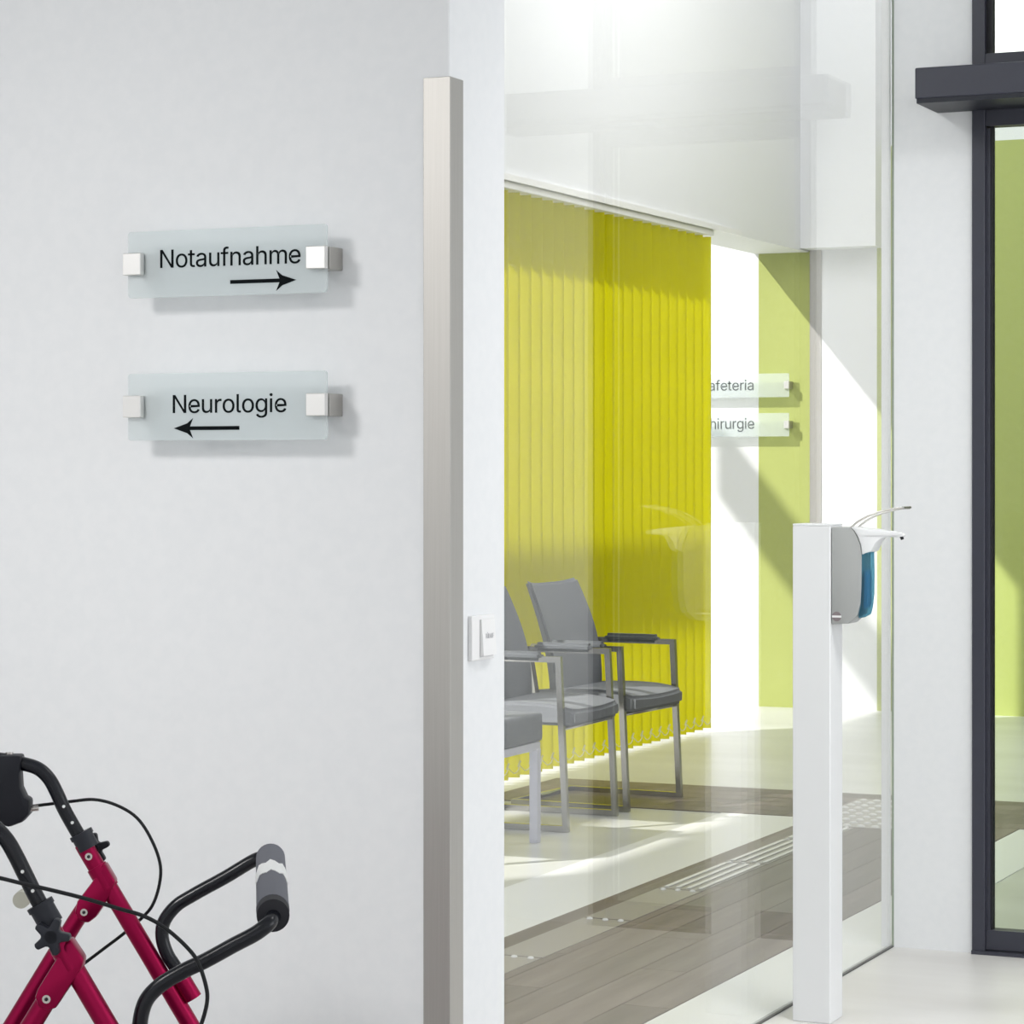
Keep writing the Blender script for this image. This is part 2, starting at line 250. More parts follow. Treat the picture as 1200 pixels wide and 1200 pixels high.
    'g': (425,[(291,-138),(265,-146),(237,-151),(207,-153),(180,-152),(155,-148),(133,-142),(113,-133),(96,-123),(81,-112),(68,-99),(57,-85),(47,-68),(102,-38),(109,-47),(116,-56),(123,-64),(132,-73),(143,-80),(155,-86),(170,-91),(187,-94),(207,-95),(235,-93),(260,-85),(281,-73),(297,-56),(306,-34),(309,-6),(309,66),(307,66),(303,59),(296,50),(288,40),(279,30),(267,22),(253,14),(237,8),(217,4),(195,3),(165,5),(137,12),(112,25),(89,42),(69,63),(53,89),(41,119),(34,153),(32,191),(34,229),(41,263),(53,294),(69,321),(88,344),(111,362),(137,376),(165,384),(196,387),(218,385),(238,381),(254,375),(268,366),(280,357),(290,347),(298,337),(304,328),(309,321),(311,321),(311,382),(375,382),(375,-9),(372,-40),(365,-68),(352,-91),(335,-110),(315,-126),(147,78),(164,69),(183,63),(205,61),(226,63),(246,68),(262,77),(277,89),(288,104),(298,122),(305,143),(309,166),(310,193),(309,218),(305,242),(298,263),(289,282),(277,298),(263,310),(246,320),(227,326),(205,328),(183,326),(163,320),(146,310),(132,296),(120,280),(111,262),(104,240),(100,217),(98,193),(100,167),(104,144),(111,123),(120,105),(132,90)],[(56,58,57),(56,59,58),(55,59,56),(67,69,68),(67,70,69),(55,60,59),(54,60,55),(54,61,60),(54,62,61),(53,62,54),(53,63,62),(53,64,63),(52,64,53),(52,97,64),(97,65,64),(97,66,65),(52,98,97),(96,66,97),(95,66,96),(52,99,98),(51,99,52),(95,67,66),(95,94,67),(94,93,67),(93,92,67),(92,91,67),(91,90,67),(90,70,67),(51,100,99),(51,101,100),(51,102,101),(50,102,51),(50,103,102),(49,103,50),(49,104,103),(89,70,90),(49,105,104),(48,105,49),(88,70,89),(48,106,105),(87,70,88),(48,107,106),(47,107,48),(47,108,107),(86,70,87),(46,108,47),(46,109,108),(85,70,86),(46,110,109),(84,70,85),(45,110,46),(45,111,110),(83,29,84),(29,70,84),(45,76,111),(44,76,45),(82,29,83),(44,77,76),(81,29,82),(44,78,77),(80,30,81),(30,29,81),(80,31,30),(28,70,29),(43,78,44),(43,79,78),(79,31,80),(43,31,79),(43,32,31),(43,33,32),(42,33,43),(42,34,33),(42,35,34),(41,35,42),(41,36,35),(41,37,36),(40,37,41),(40,38,37),(39,38,40),(27,70,28),(27,71,70),(26,71,27),(12,14,13),(26,72,71),(12,15,14),(12,16,15),(25,72,26),(12,17,16),(25,73,72),(11,17,12),(11,18,17),(24,73,25),(11,19,18),(10,19,11),(23,73,24),(10,20,19),(23,74,73),(10,21,20),(22,74,23),(10,22,21),(10,74,22),(9,74,10),(9,75,74),(8,75,9),(7,75,8),(7,0,75),(6,0,7),(6,1,0),(5,1,6),(5,2,1),(4,2,5),(4,3,2)]),
    'h': (410,[(128,282),(121,266),(117,247),(116,227),(116,-2),(50,-2),(50,511),(116,511),(116,285),(99,285),(114,320),(131,345),(151,364),(174,377),(199,384),(227,387),(252,385),(275,379),(296,370),(315,358),(330,342),(343,322),(352,298),(357,271),(359,240),(359,-2),(294,-2),(294,235),(291,262),(284,285),(271,303),(255,316),(234,324),(210,327),(193,326),(177,322),(162,315),(149,307),(137,295)],[(5,7,6),(5,9,7),(9,10,7),(10,8,7),(14,16,15),(14,17,16),(13,17,14),(13,18,17),(12,18,13),(12,19,18),(11,19,12),(11,20,19),(10,20,11),(10,33,20),(33,21,20),(10,34,33),(32,21,33),(10,35,34),(31,21,32),(10,36,35),(31,22,21),(8,36,10),(30,22,31),(8,37,36),(8,38,37),(29,22,30),(29,23,22),(8,0,38),(5,8,9),(5,1,8),(1,0,8),(28,23,29),(28,24,23),(5,2,1),(27,24,28),(5,3,2),(27,25,24),(26,25,27),(5,4,3)]),
    'i': (167,[(115,453),(106,446),(95,442),(84,441),(72,442),(62,446),(52,453),(45,462),(41,472),(39,483),(41,494),(45,505),(52,514),(62,520),(72,525),(84,526),(95,525),(106,520),(115,514),(123,505),(127,494),(129,483),(127,472),(123,462),(116,-2),(50,-2),(50,382),(116,382)],[(25,27,26),(25,24,27),(14,16,15),(14,17,16),(13,17,14),(13,18,17),(12,18,13),(12,19,18),(11,19,12),(10,19,11),(10,20,19),(9,20,10),(9,21,20),(8,21,9),(8,22,21),(7,22,8),(7,23,22),(6,23,7),(6,0,23),(5,0,6),(5,1,0),(4,1,5),(4,2,1),(3,2,4)]),
    'l': (189,[(162,-3),(154,-4),(147,-4),(139,-5),(112,-2),(90,6),(72,19),(60,36),(53,58),(50,84),(50,511),(116,511),(116,99),(117,83),(119,72),(122,64),(127,58),(135,55),(146,54),(152,54),(156,54),(160,55),(163,55),(166,56),(171,57),(183,1),(175,-1),(169,-2)],[(9,11,10),(9,12,11),(9,13,12),(8,13,9),(8,14,13),(8,15,14),(8,16,15),(8,17,16),(7,17,8),(23,25,24),(22,25,23),(21,25,22),(7,18,17),(20,25,21),(19,25,20),(18,25,19),(7,25,18),(6,25,7),(5,25,6),(4,25,5),(4,26,25),(4,27,26),(4,0,27),(3,0,4),(3,1,0),(3,2,1)]),
    'm': (610,[(116,-2),(50,-2),(50,382),(114,382),(115,293),(105,293),(112,315),(120,332),(131,347),(143,360),(156,370),(171,378),(187,384),(203,387),(219,388),(246,385),(269,377),(289,362),(304,343),(316,321),(324,292),(309,292),(316,313),(325,330),(335,345),(349,357),(363,368),(380,377),(398,383),(417,387),(437,388),(458,387),(479,382),(498,374),(515,362),(530,348),(543,330),(552,308),(557,283),(559,255),(559,-2),(494,-2),(494,254),(491,278),(484,297),(471,311),(455,321),(438,326),(419,328),(403,327),(388,324),(375,318),(364,310),(355,300),(347,289),(342,276),(339,262),(337,247),(337,-2),(272,-2),(272,260),(270,279),(263,296),(251,309),(237,320),(219,326),(199,328),(185,327),(172,324),(159,318),(147,310),(136,300),(128,288),(121,274),(117,257),(116,238)],[(13,15,14),(29,31,30),(12,15,13),(28,31,29),(28,32,31),(12,16,15),(11,16,12),(27,32,28),(27,33,32),(1,3,2),(1,5,3),(5,6,3),(6,4,3),(10,16,11),(26,33,27),(10,17,16),(26,34,33),(9,17,10),(25,34,26),(25,35,34),(9,18,17),(8,18,9),(24,35,25),(24,36,35),(7,18,8),(23,36,24),(7,66,18),(66,19,18),(6,67,7),(67,66,7),(22,49,23),(49,48,23),(48,36,23),(48,47,36),(47,37,36),(65,19,66),(6,68,67),(22,50,49),(46,37,47),(64,19,65),(6,69,68),(22,51,50),(64,22,19),(22,20,19),(45,37,46),(63,22,64),(6,70,69),(22,52,51),(4,70,6),(63,21,22),(20,52,22),(44,37,45),(4,71,70),(20,53,52),(62,21,63),(44,38,37),(20,54,53),(4,72,71),(43,38,44),(61,21,62),(1,4,5),(1,73,4),(73,72,4),(61,20,21),(61,54,20),(61,55,54),(43,39,38),(60,55,61),(42,39,43),(60,56,55),(1,74,73),(60,57,56),(59,57,60),(1,75,74),(42,40,39),(41,40,42),(59,58,57),(1,0,75)]),
    'n': (410,[(128,282),(121,266),(117,247),(116,227),(116,-2),(50,-2),(50,382),(114,382),(114,285),(99,285),(114,320),(131,345),(151,364),(174,377),(199,384),(227,387),(252,385),(275,379),(296,370),(314,358),(330,342),(343,322),(352,298),(357,271),(359,240),(359,-2),(294,-2),(294,235),(291,262),(284,285),(271,303),(255,316),(234,324),(210,327),(193,326),(177,322),(162,315),(149,307),(137,295)],[(14,16,15),(14,17,16),(13,17,14),(5,7,6),(5,9,7),(9,10,7),(10,8,7),(13,18,17),(12,18,13),(12,19,18),(11,19,12),(11,20,19),(10,20,11),(10,33,20),(33,21,20),(10,34,33),(32,21,33),(10,35,34),(31,21,32),(10,36,35),(31,22,21),(8,36,10),(30,22,31),(8,37,36),(8,38,37),(29,22,30),(29,23,22),(8,0,38),(5,8,9),(5,1,8),(1,0,8),(28,23,29),(28,24,23),(5,2,1),(27,24,28),(5,3,2),(27,25,24),(26,25,27),(5,4,3)]),
    'o': (415,[(300,15),(272,1),(241,-8),(207,-10),(174,-8),(143,1),(116,15),(91,33),(71,57),(54,84),(42,115),(34,150),(32,187),(34,226),(42,261),(54,292),(71,320),(91,343),(116,362),(143,376),(174,384),(207,387),(241,384),(272,376),(300,362),(324,343),(345,320),(361,292),(373,261),(381,226),(383,187),(381,150),(373,115),(361,84),(345,57),(324,33),(146,68),(164,57),(184,51),(207,49),(231,51),(251,57),(269,68),(284,82),(296,99),(305,118),(312,140),(316,163),(317,187),(316,212),(312,235),(305,257),(296,277),(284,294),(269,308),(251,319),(231,325),(207,328),(184,325),(164,319),(146,308),(132,294),(120,277),(110,257),(104,236),(100,212),(98,187),(100,163),(104,140),(110,118),(120,99),(132,82)],[(20,22,21),(20,23,22),(19,23,20),(19,24,23),(18,24,19),(18,25,24),(17,25,18),(17,26,25),(16,57,17),(57,26,17),(16,58,57),(56,26,57),(16,59,58),(55,26,56),(15,59,16),(55,27,26),(15,60,59),(54,27,55),(15,61,60),(53,27,54),(15,62,61),(52,27,53),(14,62,15),(52,28,27),(14,63,62),(51,28,52),(13,63,14),(51,29,28),(13,64,63),(50,29,51),(13,65,64),(49,29,50),(12,65,13),(49,30,29),(12,66,65),(48,30,49),(12,67,66),(47,30,48),(11,67,12),(47,31,30),(11,68,67),(46,31,47),(46,32,31),(10,68,11),(10,69,68),(45,32,46),(44,32,45),(10,70,69),(44,33,32),(9,70,10),(43,33,44),(9,71,70),(43,34,33),(8,71,9),(42,34,43),(8,36,71),(41,34,42),(8,37,36),(40,34,41),(8,38,37),(40,35,34),(7,38,8),(39,35,40),(7,39,38),(7,35,39),(6,35,7),(6,0,35),(5,0,6),(5,1,0),(4,1,5),(4,2,1),(3,2,4)]),
    'r': (259,[(116,-2),(50,-2),(50,382),(114,382),(114,323),(114,323),(122,340),(135,356),(151,369),(170,379),(191,385),(213,387),(218,387),(223,387),(229,387),(235,386),(240,386),(246,386),(246,320),(240,321),(236,321),(230,322),(222,323),(215,323),(207,324),(190,322),(174,319),(160,313),(147,304),(137,294),(128,282),(121,269),(117,254),(116,237)],[(10,12,11),(10,13,12),(10,14,13),(10,15,14),(10,16,15),(10,17,16),(10,18,17),(9,18,10),(1,3,2),(1,4,3),(8,18,9),(7,18,8),(6,19,7),(19,18,7),(5,24,6),(24,23,6),(23,22,6),(22,21,6),(21,20,6),(20,19,6),(5,25,24),(1,5,4),(1,31,5),(31,30,5),(30,29,5),(29,28,5),(28,27,5),(27,26,5),(26,25,5),(1,32,31),(1,33,32),(1,0,33)]),
    't': (227,[(4,382),(206,382),(206,325),(4,325),(63,93),(63,473),(128,473),(128,98),(129,83),(132,71),(138,63),(145,57),(156,53),(170,52),(174,52),(179,53),(185,53),(191,54),(196,55),(203,56),(216,0),(207,-2),(200,-4),(192,-5),(184,-6),(176,-6),(168,-6),(138,-3),(112,5),(90,20),(75,39),(66,64)],[(4,6,5),(4,7,6),(3,1,0),(3,2,1),(4,8,7),(31,8,4),(31,9,8),(31,10,9),(30,10,31),(30,11,10),(30,12,11),(18,20,19),(17,20,18),(16,20,17),(30,13,12),(15,20,16),(14,20,15),(13,20,14),(30,20,13),(29,20,30),(28,20,29),(27,20,28),(27,21,20),(27,22,21),(26,22,27),(26,23,22),(26,24,23),(26,25,24)]),
    'u': (410,[(258,15),(235,3),(210,-5),(182,-7),(157,-6),(135,0),(114,9),(95,21),(80,38),(67,58),(58,81),(52,108),(50,139),(50,382),(116,382),(116,144),(118,117),(126,95),(139,76),(155,63),(176,55),(200,52),(217,54),(233,58),(248,64),(261,73),(272,84),(281,98),(288,114),(292,132),(294,153),(294,382),(359,382),(359,-2),(296,-2),(296,94),(311,94),(296,59),(279,34)],[(12,14,13),(12,15,14),(30,32,31),(30,33,32),(29,33,30),(12,16,15),(11,16,12),(28,36,29),(36,33,29),(11,17,16),(27,36,28),(10,17,11),(26,35,27),(35,36,27),(10,18,17),(26,37,35),(37,34,35),(37,33,36),(25,37,26),(9,18,10),(9,19,18),(24,37,25),(23,37,24),(9,20,19),(23,38,37),(34,33,37),(8,20,9),(22,38,23),(8,21,20),(21,38,22),(8,38,21),(7,38,8),(7,0,38),(6,0,7),(6,1,0),(5,1,6),(5,2,1),(4,2,5),(4,3,2)]),
    'Ü': (517,[(217,582),(208,576),(198,571),(187,570),(176,571),(166,576),(157,582),(150,591),(146,601),(144,612),(146,624),(150,634),(157,643),(166,649),(176,654),(187,655),(198,654),(208,649),(217,643),(224,634),(228,624),(230,612),(228,601),(224,591),(364,13),(333,0),(297,-8),(259,-10),(220,-8),(185,0),(153,13),(125,31),(102,53),(83,79),(69,108),(61,139),(58,173),(58,511),(126,511),(126,178),(128,155),(134,134),(143,114),(155,97),(170,82),(188,70),(209,61),(233,56),(259,54),(285,56),(309,61),(330,70),(348,82),(363,97),(375,114),(383,134),(389,155),(390,178),(390,511),(459,511),(459,173),(457,139),(448,108),(434,79),(416,53),(392,31),(361,582),(352,576),(342,571),(331,570),(320,571),(310,576),(301,582),(294,591),(289,601),(288,612),(289,624),(294,634),(301,643),(310,649),(320,654),(331,655),(342,654),(352,649),(361,643),(368,634),(372,624),(373,612),(372,601),(368,591)],[(36,38,37),(36,39,38),(57,59,58),(57,60,59),(36,40,39),(56,60,57),(35,40,36),(56,61,60),(35,41,40),(55,61,56),(34,41,35),(55,62,61),(34,42,41),(54,62,55),(34,43,42),(53,62,54),(53,63,62),(33,43,34),(33,44,43),(52,63,53),(33,45,44),(51,63,52),(51,64,63),(32,45,33),(32,46,45),(50,64,51),(32,47,46),(49,64,50),(48,64,49),(32,48,47),(32,64,48),(32,65,64),(31,65,32),(31,24,65),(30,24,31),(30,25,24),(29,25,30),(29,26,25),(28,26,29),(28,27,26),(80,82,81),(79,82,80),(79,83,82),(78,83,79),(78,84,83),(77,84,78),(77,85,84),(76,85,77),(76,86,85),(75,86,76),(75,87,86),(74,87,75),(74,88,87),(74,89,88),(73,89,74),(73,66,89),(72,66,73),(72,67,66),(71,67,72),(71,68,67),(70,68,71),(70,69,68),(14,16,15),(13,16,14),(13,17,16),(12,17,13),(12,18,17),(11,18,12),(11,19,18),(10,19,11),(10,20,19),(9,20,10),(9,21,20),(8,21,9),(8,22,21),(8,23,22),(7,23,8),(7,0,23),(6,0,7),(6,1,0),(5,1,6),(5,2,1),(4,2,5),(4,3,2)]),
}

def text_mesh(name, s, width, cap, m, parent, origin, facing='-y', depth=0.0006):
    """flat print: left end and baseline at origin, given total width and capital height"""
    bm = bmesh.new(); pen = 0.0
    for c in s:
        if c == ' ': pen += 190; continue
        adv, pts, faces = GLYPHS[c]
        vv = [bm.verts.new((pen + p[0], p[1], 0)) for p in pts]
        for f in faces:
            try: bm.faces.new([vv[k] for k in f])
            except ValueError: pass
        pen += adv * 0.955
    bmesh.ops.remove_doubles(bm, verts=bm.verts[:], dist=0.5)
    capu = max(p[1] for p in GLYPHS['N'][1])
    xs = [v.co.x for v in bm.verts]; x0, x1 = min(xs), max(xs)
    r = bmesh.ops.extrude_face_region(bm, geom=bm.faces[:])
    for v in r['geom']:
        if isinstance(v, bmesh.types.BMVert): v.co.z += 1.0
    for v in bm.verts:
        a = (v.co.x - x0) / (x1 - x0) * width; b = v.co.y / capu * cap; t = v.co.z * depth
        v.co = Vector(origin) + (Vector((a, -t, b)) if facing == '-y' else Vector((t, a, b)))
    return finish(bm, name, m, parent)

# ------------------------------------------------------------------ materials
M = {}
M['wall'] = noise_mat('white_wall_paint', (0.80, 0.815, 0.83), (0.82, 0.832, 0.845), nscale=40, rough=0.6, spec=0.25)
M['green'] = noise_mat('green_wall_paint', (0.40, 0.445, 0.135), (0.42, 0.465, 0.145), nscale=30, rough=0.6, spec=0.25)
M['floor'] = noise_mat('greige_vinyl', (0.64, 0.625, 0.60), (0.74, 0.73, 0.71), scale=(0.5, 2.2, 1), nscale=1.6, rough=0.38, detail=5, lo=0.3, hi=0.7)
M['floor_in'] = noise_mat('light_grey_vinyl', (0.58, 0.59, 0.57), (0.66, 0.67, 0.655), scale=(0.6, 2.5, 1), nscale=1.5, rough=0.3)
M['litstrip'] = noise_mat('lit_floor_vinyl', (0.83, 0.845, 0.835), (0.87, 0.88, 0.87), scale=(2.5, 0.6, 1), nscale=1.5, rough=0.35)
WOODS = [noise_mat('grey_brown_plank', tuple(v * k for v in (0.130, 0.101, 0.095)), tuple(v * k for v in (0.20, 0.160, 0.151)),
                   scale=(9, 0.7, 1), nscale=2.2, rough=0.42, detail=6) for k in (0.85, 1.0, 1.15)]
M['darkwall'] = noise_mat('dark_added_wall', (0.045, 0.042, 0.035), (0.07, 0.065, 0.055), scale=(1, 6, 0.4), nscale=6, rough=0.5)
M['steel'] = noise_mat('brushed_steel', (0.475, 0.46, 0.435), (0.50, 0.485, 0.46), scale=(1, 1, 0.01), nscale=400, rough=0.46, metal=1.0)
M['chrome'] = mat('satin_chrome', (0.72, 0.70, 0.67), 0.22, 1.0)
M['chairsteel'] = mat('chair_tube_steel', (0.46, 0.45, 0.43), 0.25, 1.0)
M['anthracite'] = mat('anthracite_powder_coat', (0.036, 0.038, 0.055), 0.42)
M['gasket'] = mat('black_gasket', (0.008, 0.008, 0.012), 0.6)
M['glass'] = pane_mat('partition_glass', (0.99, 0.995, 0.992), f0=0.03, k=0.9)
M['doorglass'] = pane_mat('door_glass', (0.93, 0.965, 0.94))
M['glassedge'] = mat('green_glass_edge', (0.34, 0.42, 0.30), 0.15)
M['frost'] = frosted_mat('frosted_sign_glass', (0.965, 0.983, 0.983), (0.87, 0.915, 0.925), 0.5)
M['ink'] = mat('black_lettering', (0.004, 0.006, 0.007), 0.8, spec=0.1)
M['inkfar'] = mat('grey_lettering', (0.10, 0.11, 0.12), 0.5)
M['greyink'] = mat('pale_grey_lettering', (0.60, 0.60, 0.62), 0.5)
M['plastic'] = mat('white_plastic', (0.86, 0.86, 0.86), 0.35)
M['white'] = mat('white_lacquer', (0.82, 0.83, 0.84), 0.35)
M['blind'] = fabric_sheet_mat('lime_blind_fabric', (0.58, 0.56, 0.004), (0.92, 0.89, 0.006), 0.55)
M['chain'] = mat('white_bead_chain', (0.78, 0.77, 0.50), 0.4)
M['chairgrey'] = noise_mat('grey_chair_fabric', (0.17, 0.18, 0.195), (0.22, 0.23, 0.245), nscale=220, rough=0.9, bump=0.25)
M['armgrey'] = noise_mat('dark_grey_arm_pad', (0.10, 0.11, 0.12), (0.13, 0.14, 0.15), nscale=200, rough=0.8)
M['lilac'] = mat('pale_lilac_steel', (0.66, 0.66, 0.74), 0.4)
M['dispgrey'] = mat('grey_dispenser_plastic', (0.40, 0.41, 0.405), 0.4)
M['bluewin'] = frosted_mat('blue_tinted_window', (0.34, 0.60, 0.70), (0.20, 0.40, 0.50), 0.35)
M['blueliq'] = mat('blue_liquid_bottle', (0.05, 0.30, 0.55), 0.2)
M['mauve'] = mat('mauve_emblem', (0.24, 0.20, 0.21), 0.4)
M['black'] = mat('black_tube_lacquer', (0.005, 0.006, 0.010), 0.25, spec=0.35)
M['rubber'] = mat('black_plastic', (0.007, 0.008, 0.013), 0.5, spec=0.3)
M['charcoal'] = mat('charcoal_plastic', (0.016, 0.018, 0.026), 0.45, spec=0.35)
M['red'] = mat('crimson_metallic_lacquer', (0.30, 0.002, 0.050), 0.30, 0.7, spec=0.3)
M['foam'] = mat('grey_foam_grip', (0.11, 0.115, 0.14), 0.7)
M['foamdark'] = mat('dark_foam_end', (0.015, 0.015, 0.02), 0.8)
M['silver'] = mat('pale_silver', (0.80, 0.81, 0.80), 0.3)
M['cream'] = mat('cream_plastic', (0.72, 0.71, 0.60), 0.5)
M['bolt'] = mat('zinc_bolt', (0.55, 0.52, 0.50), 0.25, 1.0)
M['cable'] = mat('black_cable_sheath', (0.008, 0.009, 0.011), 0.45, spec=0.3)
M['tactile'] = mat('pale_tactile_plastic', (0.36, 0.335, 0.32), 0.35)
M['rib'] = mat('white_tactile_rib', (0.82, 0.82, 0.81), 0.35)
M['seal'] = mat('dark_silicone_joint', (0.10, 0.10, 0.095), 0.6)
M['switchshade'] = mat('switch_gap_shade', (0.62, 0.62, 0.63), 0.5)

# ------------------------------------------------------------------ the setting
XG = -2.12            # plane of the glass partition
YW, YWB = 4.41, 4.655 # near wall, front and back face
YB = 7.30             # wall with the entrance door
YF = 14.37            # far wall of the waiting area

fl = struct(box('floor', -9.0, 4.5, -3.5, 16.0, -0.08, 0.0, M['floor']), 'pale greige vinyl floor of the entrance hall', 'floor')
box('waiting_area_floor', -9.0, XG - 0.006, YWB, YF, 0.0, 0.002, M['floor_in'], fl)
box('corridor_floor', XG - 0.006, 3.0, YB + 0.2, YF, 0.0, 0.002, M['floor_in'], fl)
box('lit_floor_strip', XG - 0.012, -2.37, YWB, 9.85, 0.002, 0.004, M['litstrip'], fl)  # brighter floor beside the glass, its light put into the colour
box('lit_floor_strip', -3.55, -3.172, YWB, 9.85, 0.002, 0.004, M['litstrip'], fl)  # lit floor next to the planks, its brightness put into the white colour
# planks of the dark band that runs along the glass, and of the band that crosses it
W6 = 0.80 / 6
def plank_mesh(lx, ly, m):
    bm = bmesh.new(); add_box(bm, 0, lx, 0, ly, 0, 0.0035)
    bmesh.ops.recalc_face_normals(bm, faces=bm.faces[:])
    me = bpy.data.meshes.new('plank'); bm.to_mesh(me); bm.free(); me.materials.append(m); return me
LONG = [plank_mesh(W6 - 0.002, 1.298, w) for w in WOODS]
for i in range(6):
    x = -3.17 + i * W6; y = 4.66 - (i * 0.47) % 1.3
    while y < 9.84:
        a, b = max(y, 4.66), min(y + 1.3, 9.848)
        if b - a > 0.02:
            full = abs((b - a) - 1.3) < 1e-3
            me = random.choice(LONG) if full else plank_mesh(W6 - 0.002, b - a - 0.002, random.choice(WOODS))
            o = bpy.data.objects.new('plank', me); COL.objects.link(o); o.parent = fl; o.location = (x, a, 0.002)
        y += 1.3
CROSS = [plank_mesh(1.298, W6 - 0.002, w) for w in WOODS]
for j in range(6):
    y = 9.85 + j * W6; x = -4.60 - (j * 0.53) % 1.3
    while x < 0.6:
        a, b = max(x, -4.60), min(x + 1.3, 0.6)
        if b - a > 0.02:
            full = abs((b - a) - 1.3) < 1e-3
            me = random.choice(CROSS) if full else plank_mesh(b - a - 0.002, W6 - 0.002, random.choice(WOODS))
            o = bpy.data.objects.new('plank', me); COL.objects.link(o); o.parent = fl; o.location = (a, y, 0.002)
        x += 1.3

struct(box('wall_left', -6.2, XG, YW, YWB, 0, 3.4, M['wall'], bevel=0.002, seg=1), 'white painted wall with two glass direction signs', 'wall')

struct(box('ceiling', -6.2, 4.0, -3.5, 7.5, 3.4, 3.5, M['wall']), 'white ceiling of the entrance hall', 'ceiling')
struct(box('ceiling_corridor', XG, 3.0, 7.5, YF, 4.8, 4.9, M['wall']), 'white ceiling of the corridor behind the door', 'ceiling')
struct(box('wall_hall_end', -6.3, -6.2, -3.5, YWB, 0, 3.5, M['wall']), 'white end wall of the entrance hall', 'wall')
# entrance wall with the door opening
DX0, DX1 = -1.888, -1.20
bm = bmesh.new()
add_box(bm, XG, DX0, YB, YB + 0.2, 0, 3.4); add_box(bm, DX1, 2.5, YB, YB + 0.2, 0, 3.4); add_box(bm, DX0, DX1, YB, YB + 0.2, 3.3, 3.4)
struct(finish(bm, 'wall_entrance', M['wall']), 'white wall around the dark framed glass door', 'wall')

struct(box('wall_added_dark', -1.08, -0.98, YB + 0.2, YF, 0, 4.8, M['darkwall']), 'dark unseen wall added behind the door to darken its reflection', 'wall')  # added so the door reflects dark in the glass partition
# far wall: white and green fields
bm = bmesh.new()
def far(x0, x1, z0, z1, mi): add_box(bm, x0, x1, YF, YF + 0.2, z0, z1, mi)
far(-9.0, -4.957, 0, 4.8, 0); far(-4.957, -4.653, 0, 4.8, 1); far(-4.653, -4.262, 0, 4.8, 0)
far(-4.262, 3.0, 0, 3.15, 1); far(-4.262, 3.0, 3.15, 4.8, 0)
struct(finish(bm, 'wall_far', [M['wall'], M['green']]), 'far white wall with green painted fields', 'wall')
struct(box('wall_bulkhead', -4.66, -4.225, 14.22, YF, 2.585, 4.8, M['wall']), 'white bulkhead above the end of the far wall', 'wall')
# header above the window with the blinds
struct(box('wall_window_header', -4.98, -4.66, 7.0, YF, 2.575, 4.8, M['wall']), 'white bulkhead above the lime vertical blinds', 'wall')
struct(box('trim_1', -4.657, -4.645, 8.2, 13.2, 2.572, 2.60, M['plastic']), 'thin white edge trim under the bulkhead', 'trim')

# window front outside the blinds: mullions, and an unseen beam added to shade a band of the blinds
wn = struct(empty('window_1', (-4.9, 10.8, 0)), 'window front behind the lime blinds', 'window')
for yy in (-3.4, -1.6):
    box('mullion', -0.03, 0.03, yy - 0.025, yy + 0.025, 0, 2.575, M['anthracite'], wn)
box('sill_rail', -0.03, 0.03, -3.4, 2.0, 0, 0.05, M['anthracite'], wn)
box('added_shadow_beam', -1.9, -1.8, -6.0, 1.6, 3.17, 3.50, M['anthracite'], wn)

# glass partition
gp = struct(empty('window_2', (XG, 6.0, 0)), 'frameless clear glass partition to the waiting area', 'window')
box('pane', -0.004, 0.004, YWB - 6.0, YB - 6.0 - 0.003, 0.004, 3.4, M['glass'], gp)
box('joint', -0.004, 0.004, YWB - 6.0, YB - 6.0, 0.0, 0.004, M['seal'], gp)
box('edge_profile', -0.026, -0.004, YB - 6.0 - 0.02, YB - 6.0 + 0.0, 0, 3.4, M['plastic'], gp)
box('glass_edge', -0.0005, 0.0042, YB - 6.0 - 0.003, YB - 6.0, 0.004, 3.4, M['glassedge'], gp)

# ------------------------------------------------------------------ glass door
dr = struct(empty('door_1', ((DX0 + DX1) / 2, YB, 0)), 'anthracite framed glass sliding door with transom light', 'door')
hx = (DX1 - DX0) / 2
A = M['anthracite']
for sgn in (-1, 1):
    xa = sgn * hx; xb = sgn * (hx - 0.036)
    box('post', xa, xb, -0.012, 0.10, 0, 3.3, A, dr, 0.0015, 1)
    xc = sgn * (hx - 0.048)
    box('stile', xb, xc, 0.004, 0.05, 0.012, 2.30, A, dr)
    box('gasket', xc, sgn * (hx - 0.0525), 0.008, 0.04, 0.067, 2.305, M['gasket'], dr)
    box('gasket', xb, sgn * (hx - 0.0525), 0.008, 0.04, 2.51, 3.27, M['gasket'], dr)
ix = hx - 0.036
box('bottom_rail', -ix, ix, 0.0, 0.05, 0.012, 0.067, A, dr, 0.001, 1)
box('head_rail', -ix, ix, 0.0, 0.05, 2.306, 2.36, A, dr)
box('transom_rail', -ix, ix, -0.008, 0.08, 2.36, 2.507, A, dr)
box('top_rail', -ix, ix, 0, 0.08, 3.26, 3.3, A, dr)
box('threshold', -hx, hx, -0.02, 0.11, 0.0, 0.010, A, dr)
box('pane', -hx + 0.0525, hx - 0.0525, 0.020, 0.028, 0.067, 2.306, M['doorglass'], dr)
box('transom_pane', -hx + 0.0525, hx - 0.0525, 0.020, 0.028, 2.507, 3.26, M['doorglass'], dr)

op = empty('door_drive_housing', (-1.47, 7.30, 2.35))
tag(op, 'long anthracite box housing of the sliding door drive above the glass door', 'door drive')
box('cover', -0.523, 0.523, -0.22, -0.001, 0.012, 0.097, A, op, 0.004, 2)
box('bottom_plate', -0.519, 0.519, -0.216, -0.001, 0.0, 0.012, M['charcoal'], op)
box('sensor', 0.02, 0.20, -0.17, -0.11, -0.012, 0.0, M['gasket'], op, 0.003, 1)

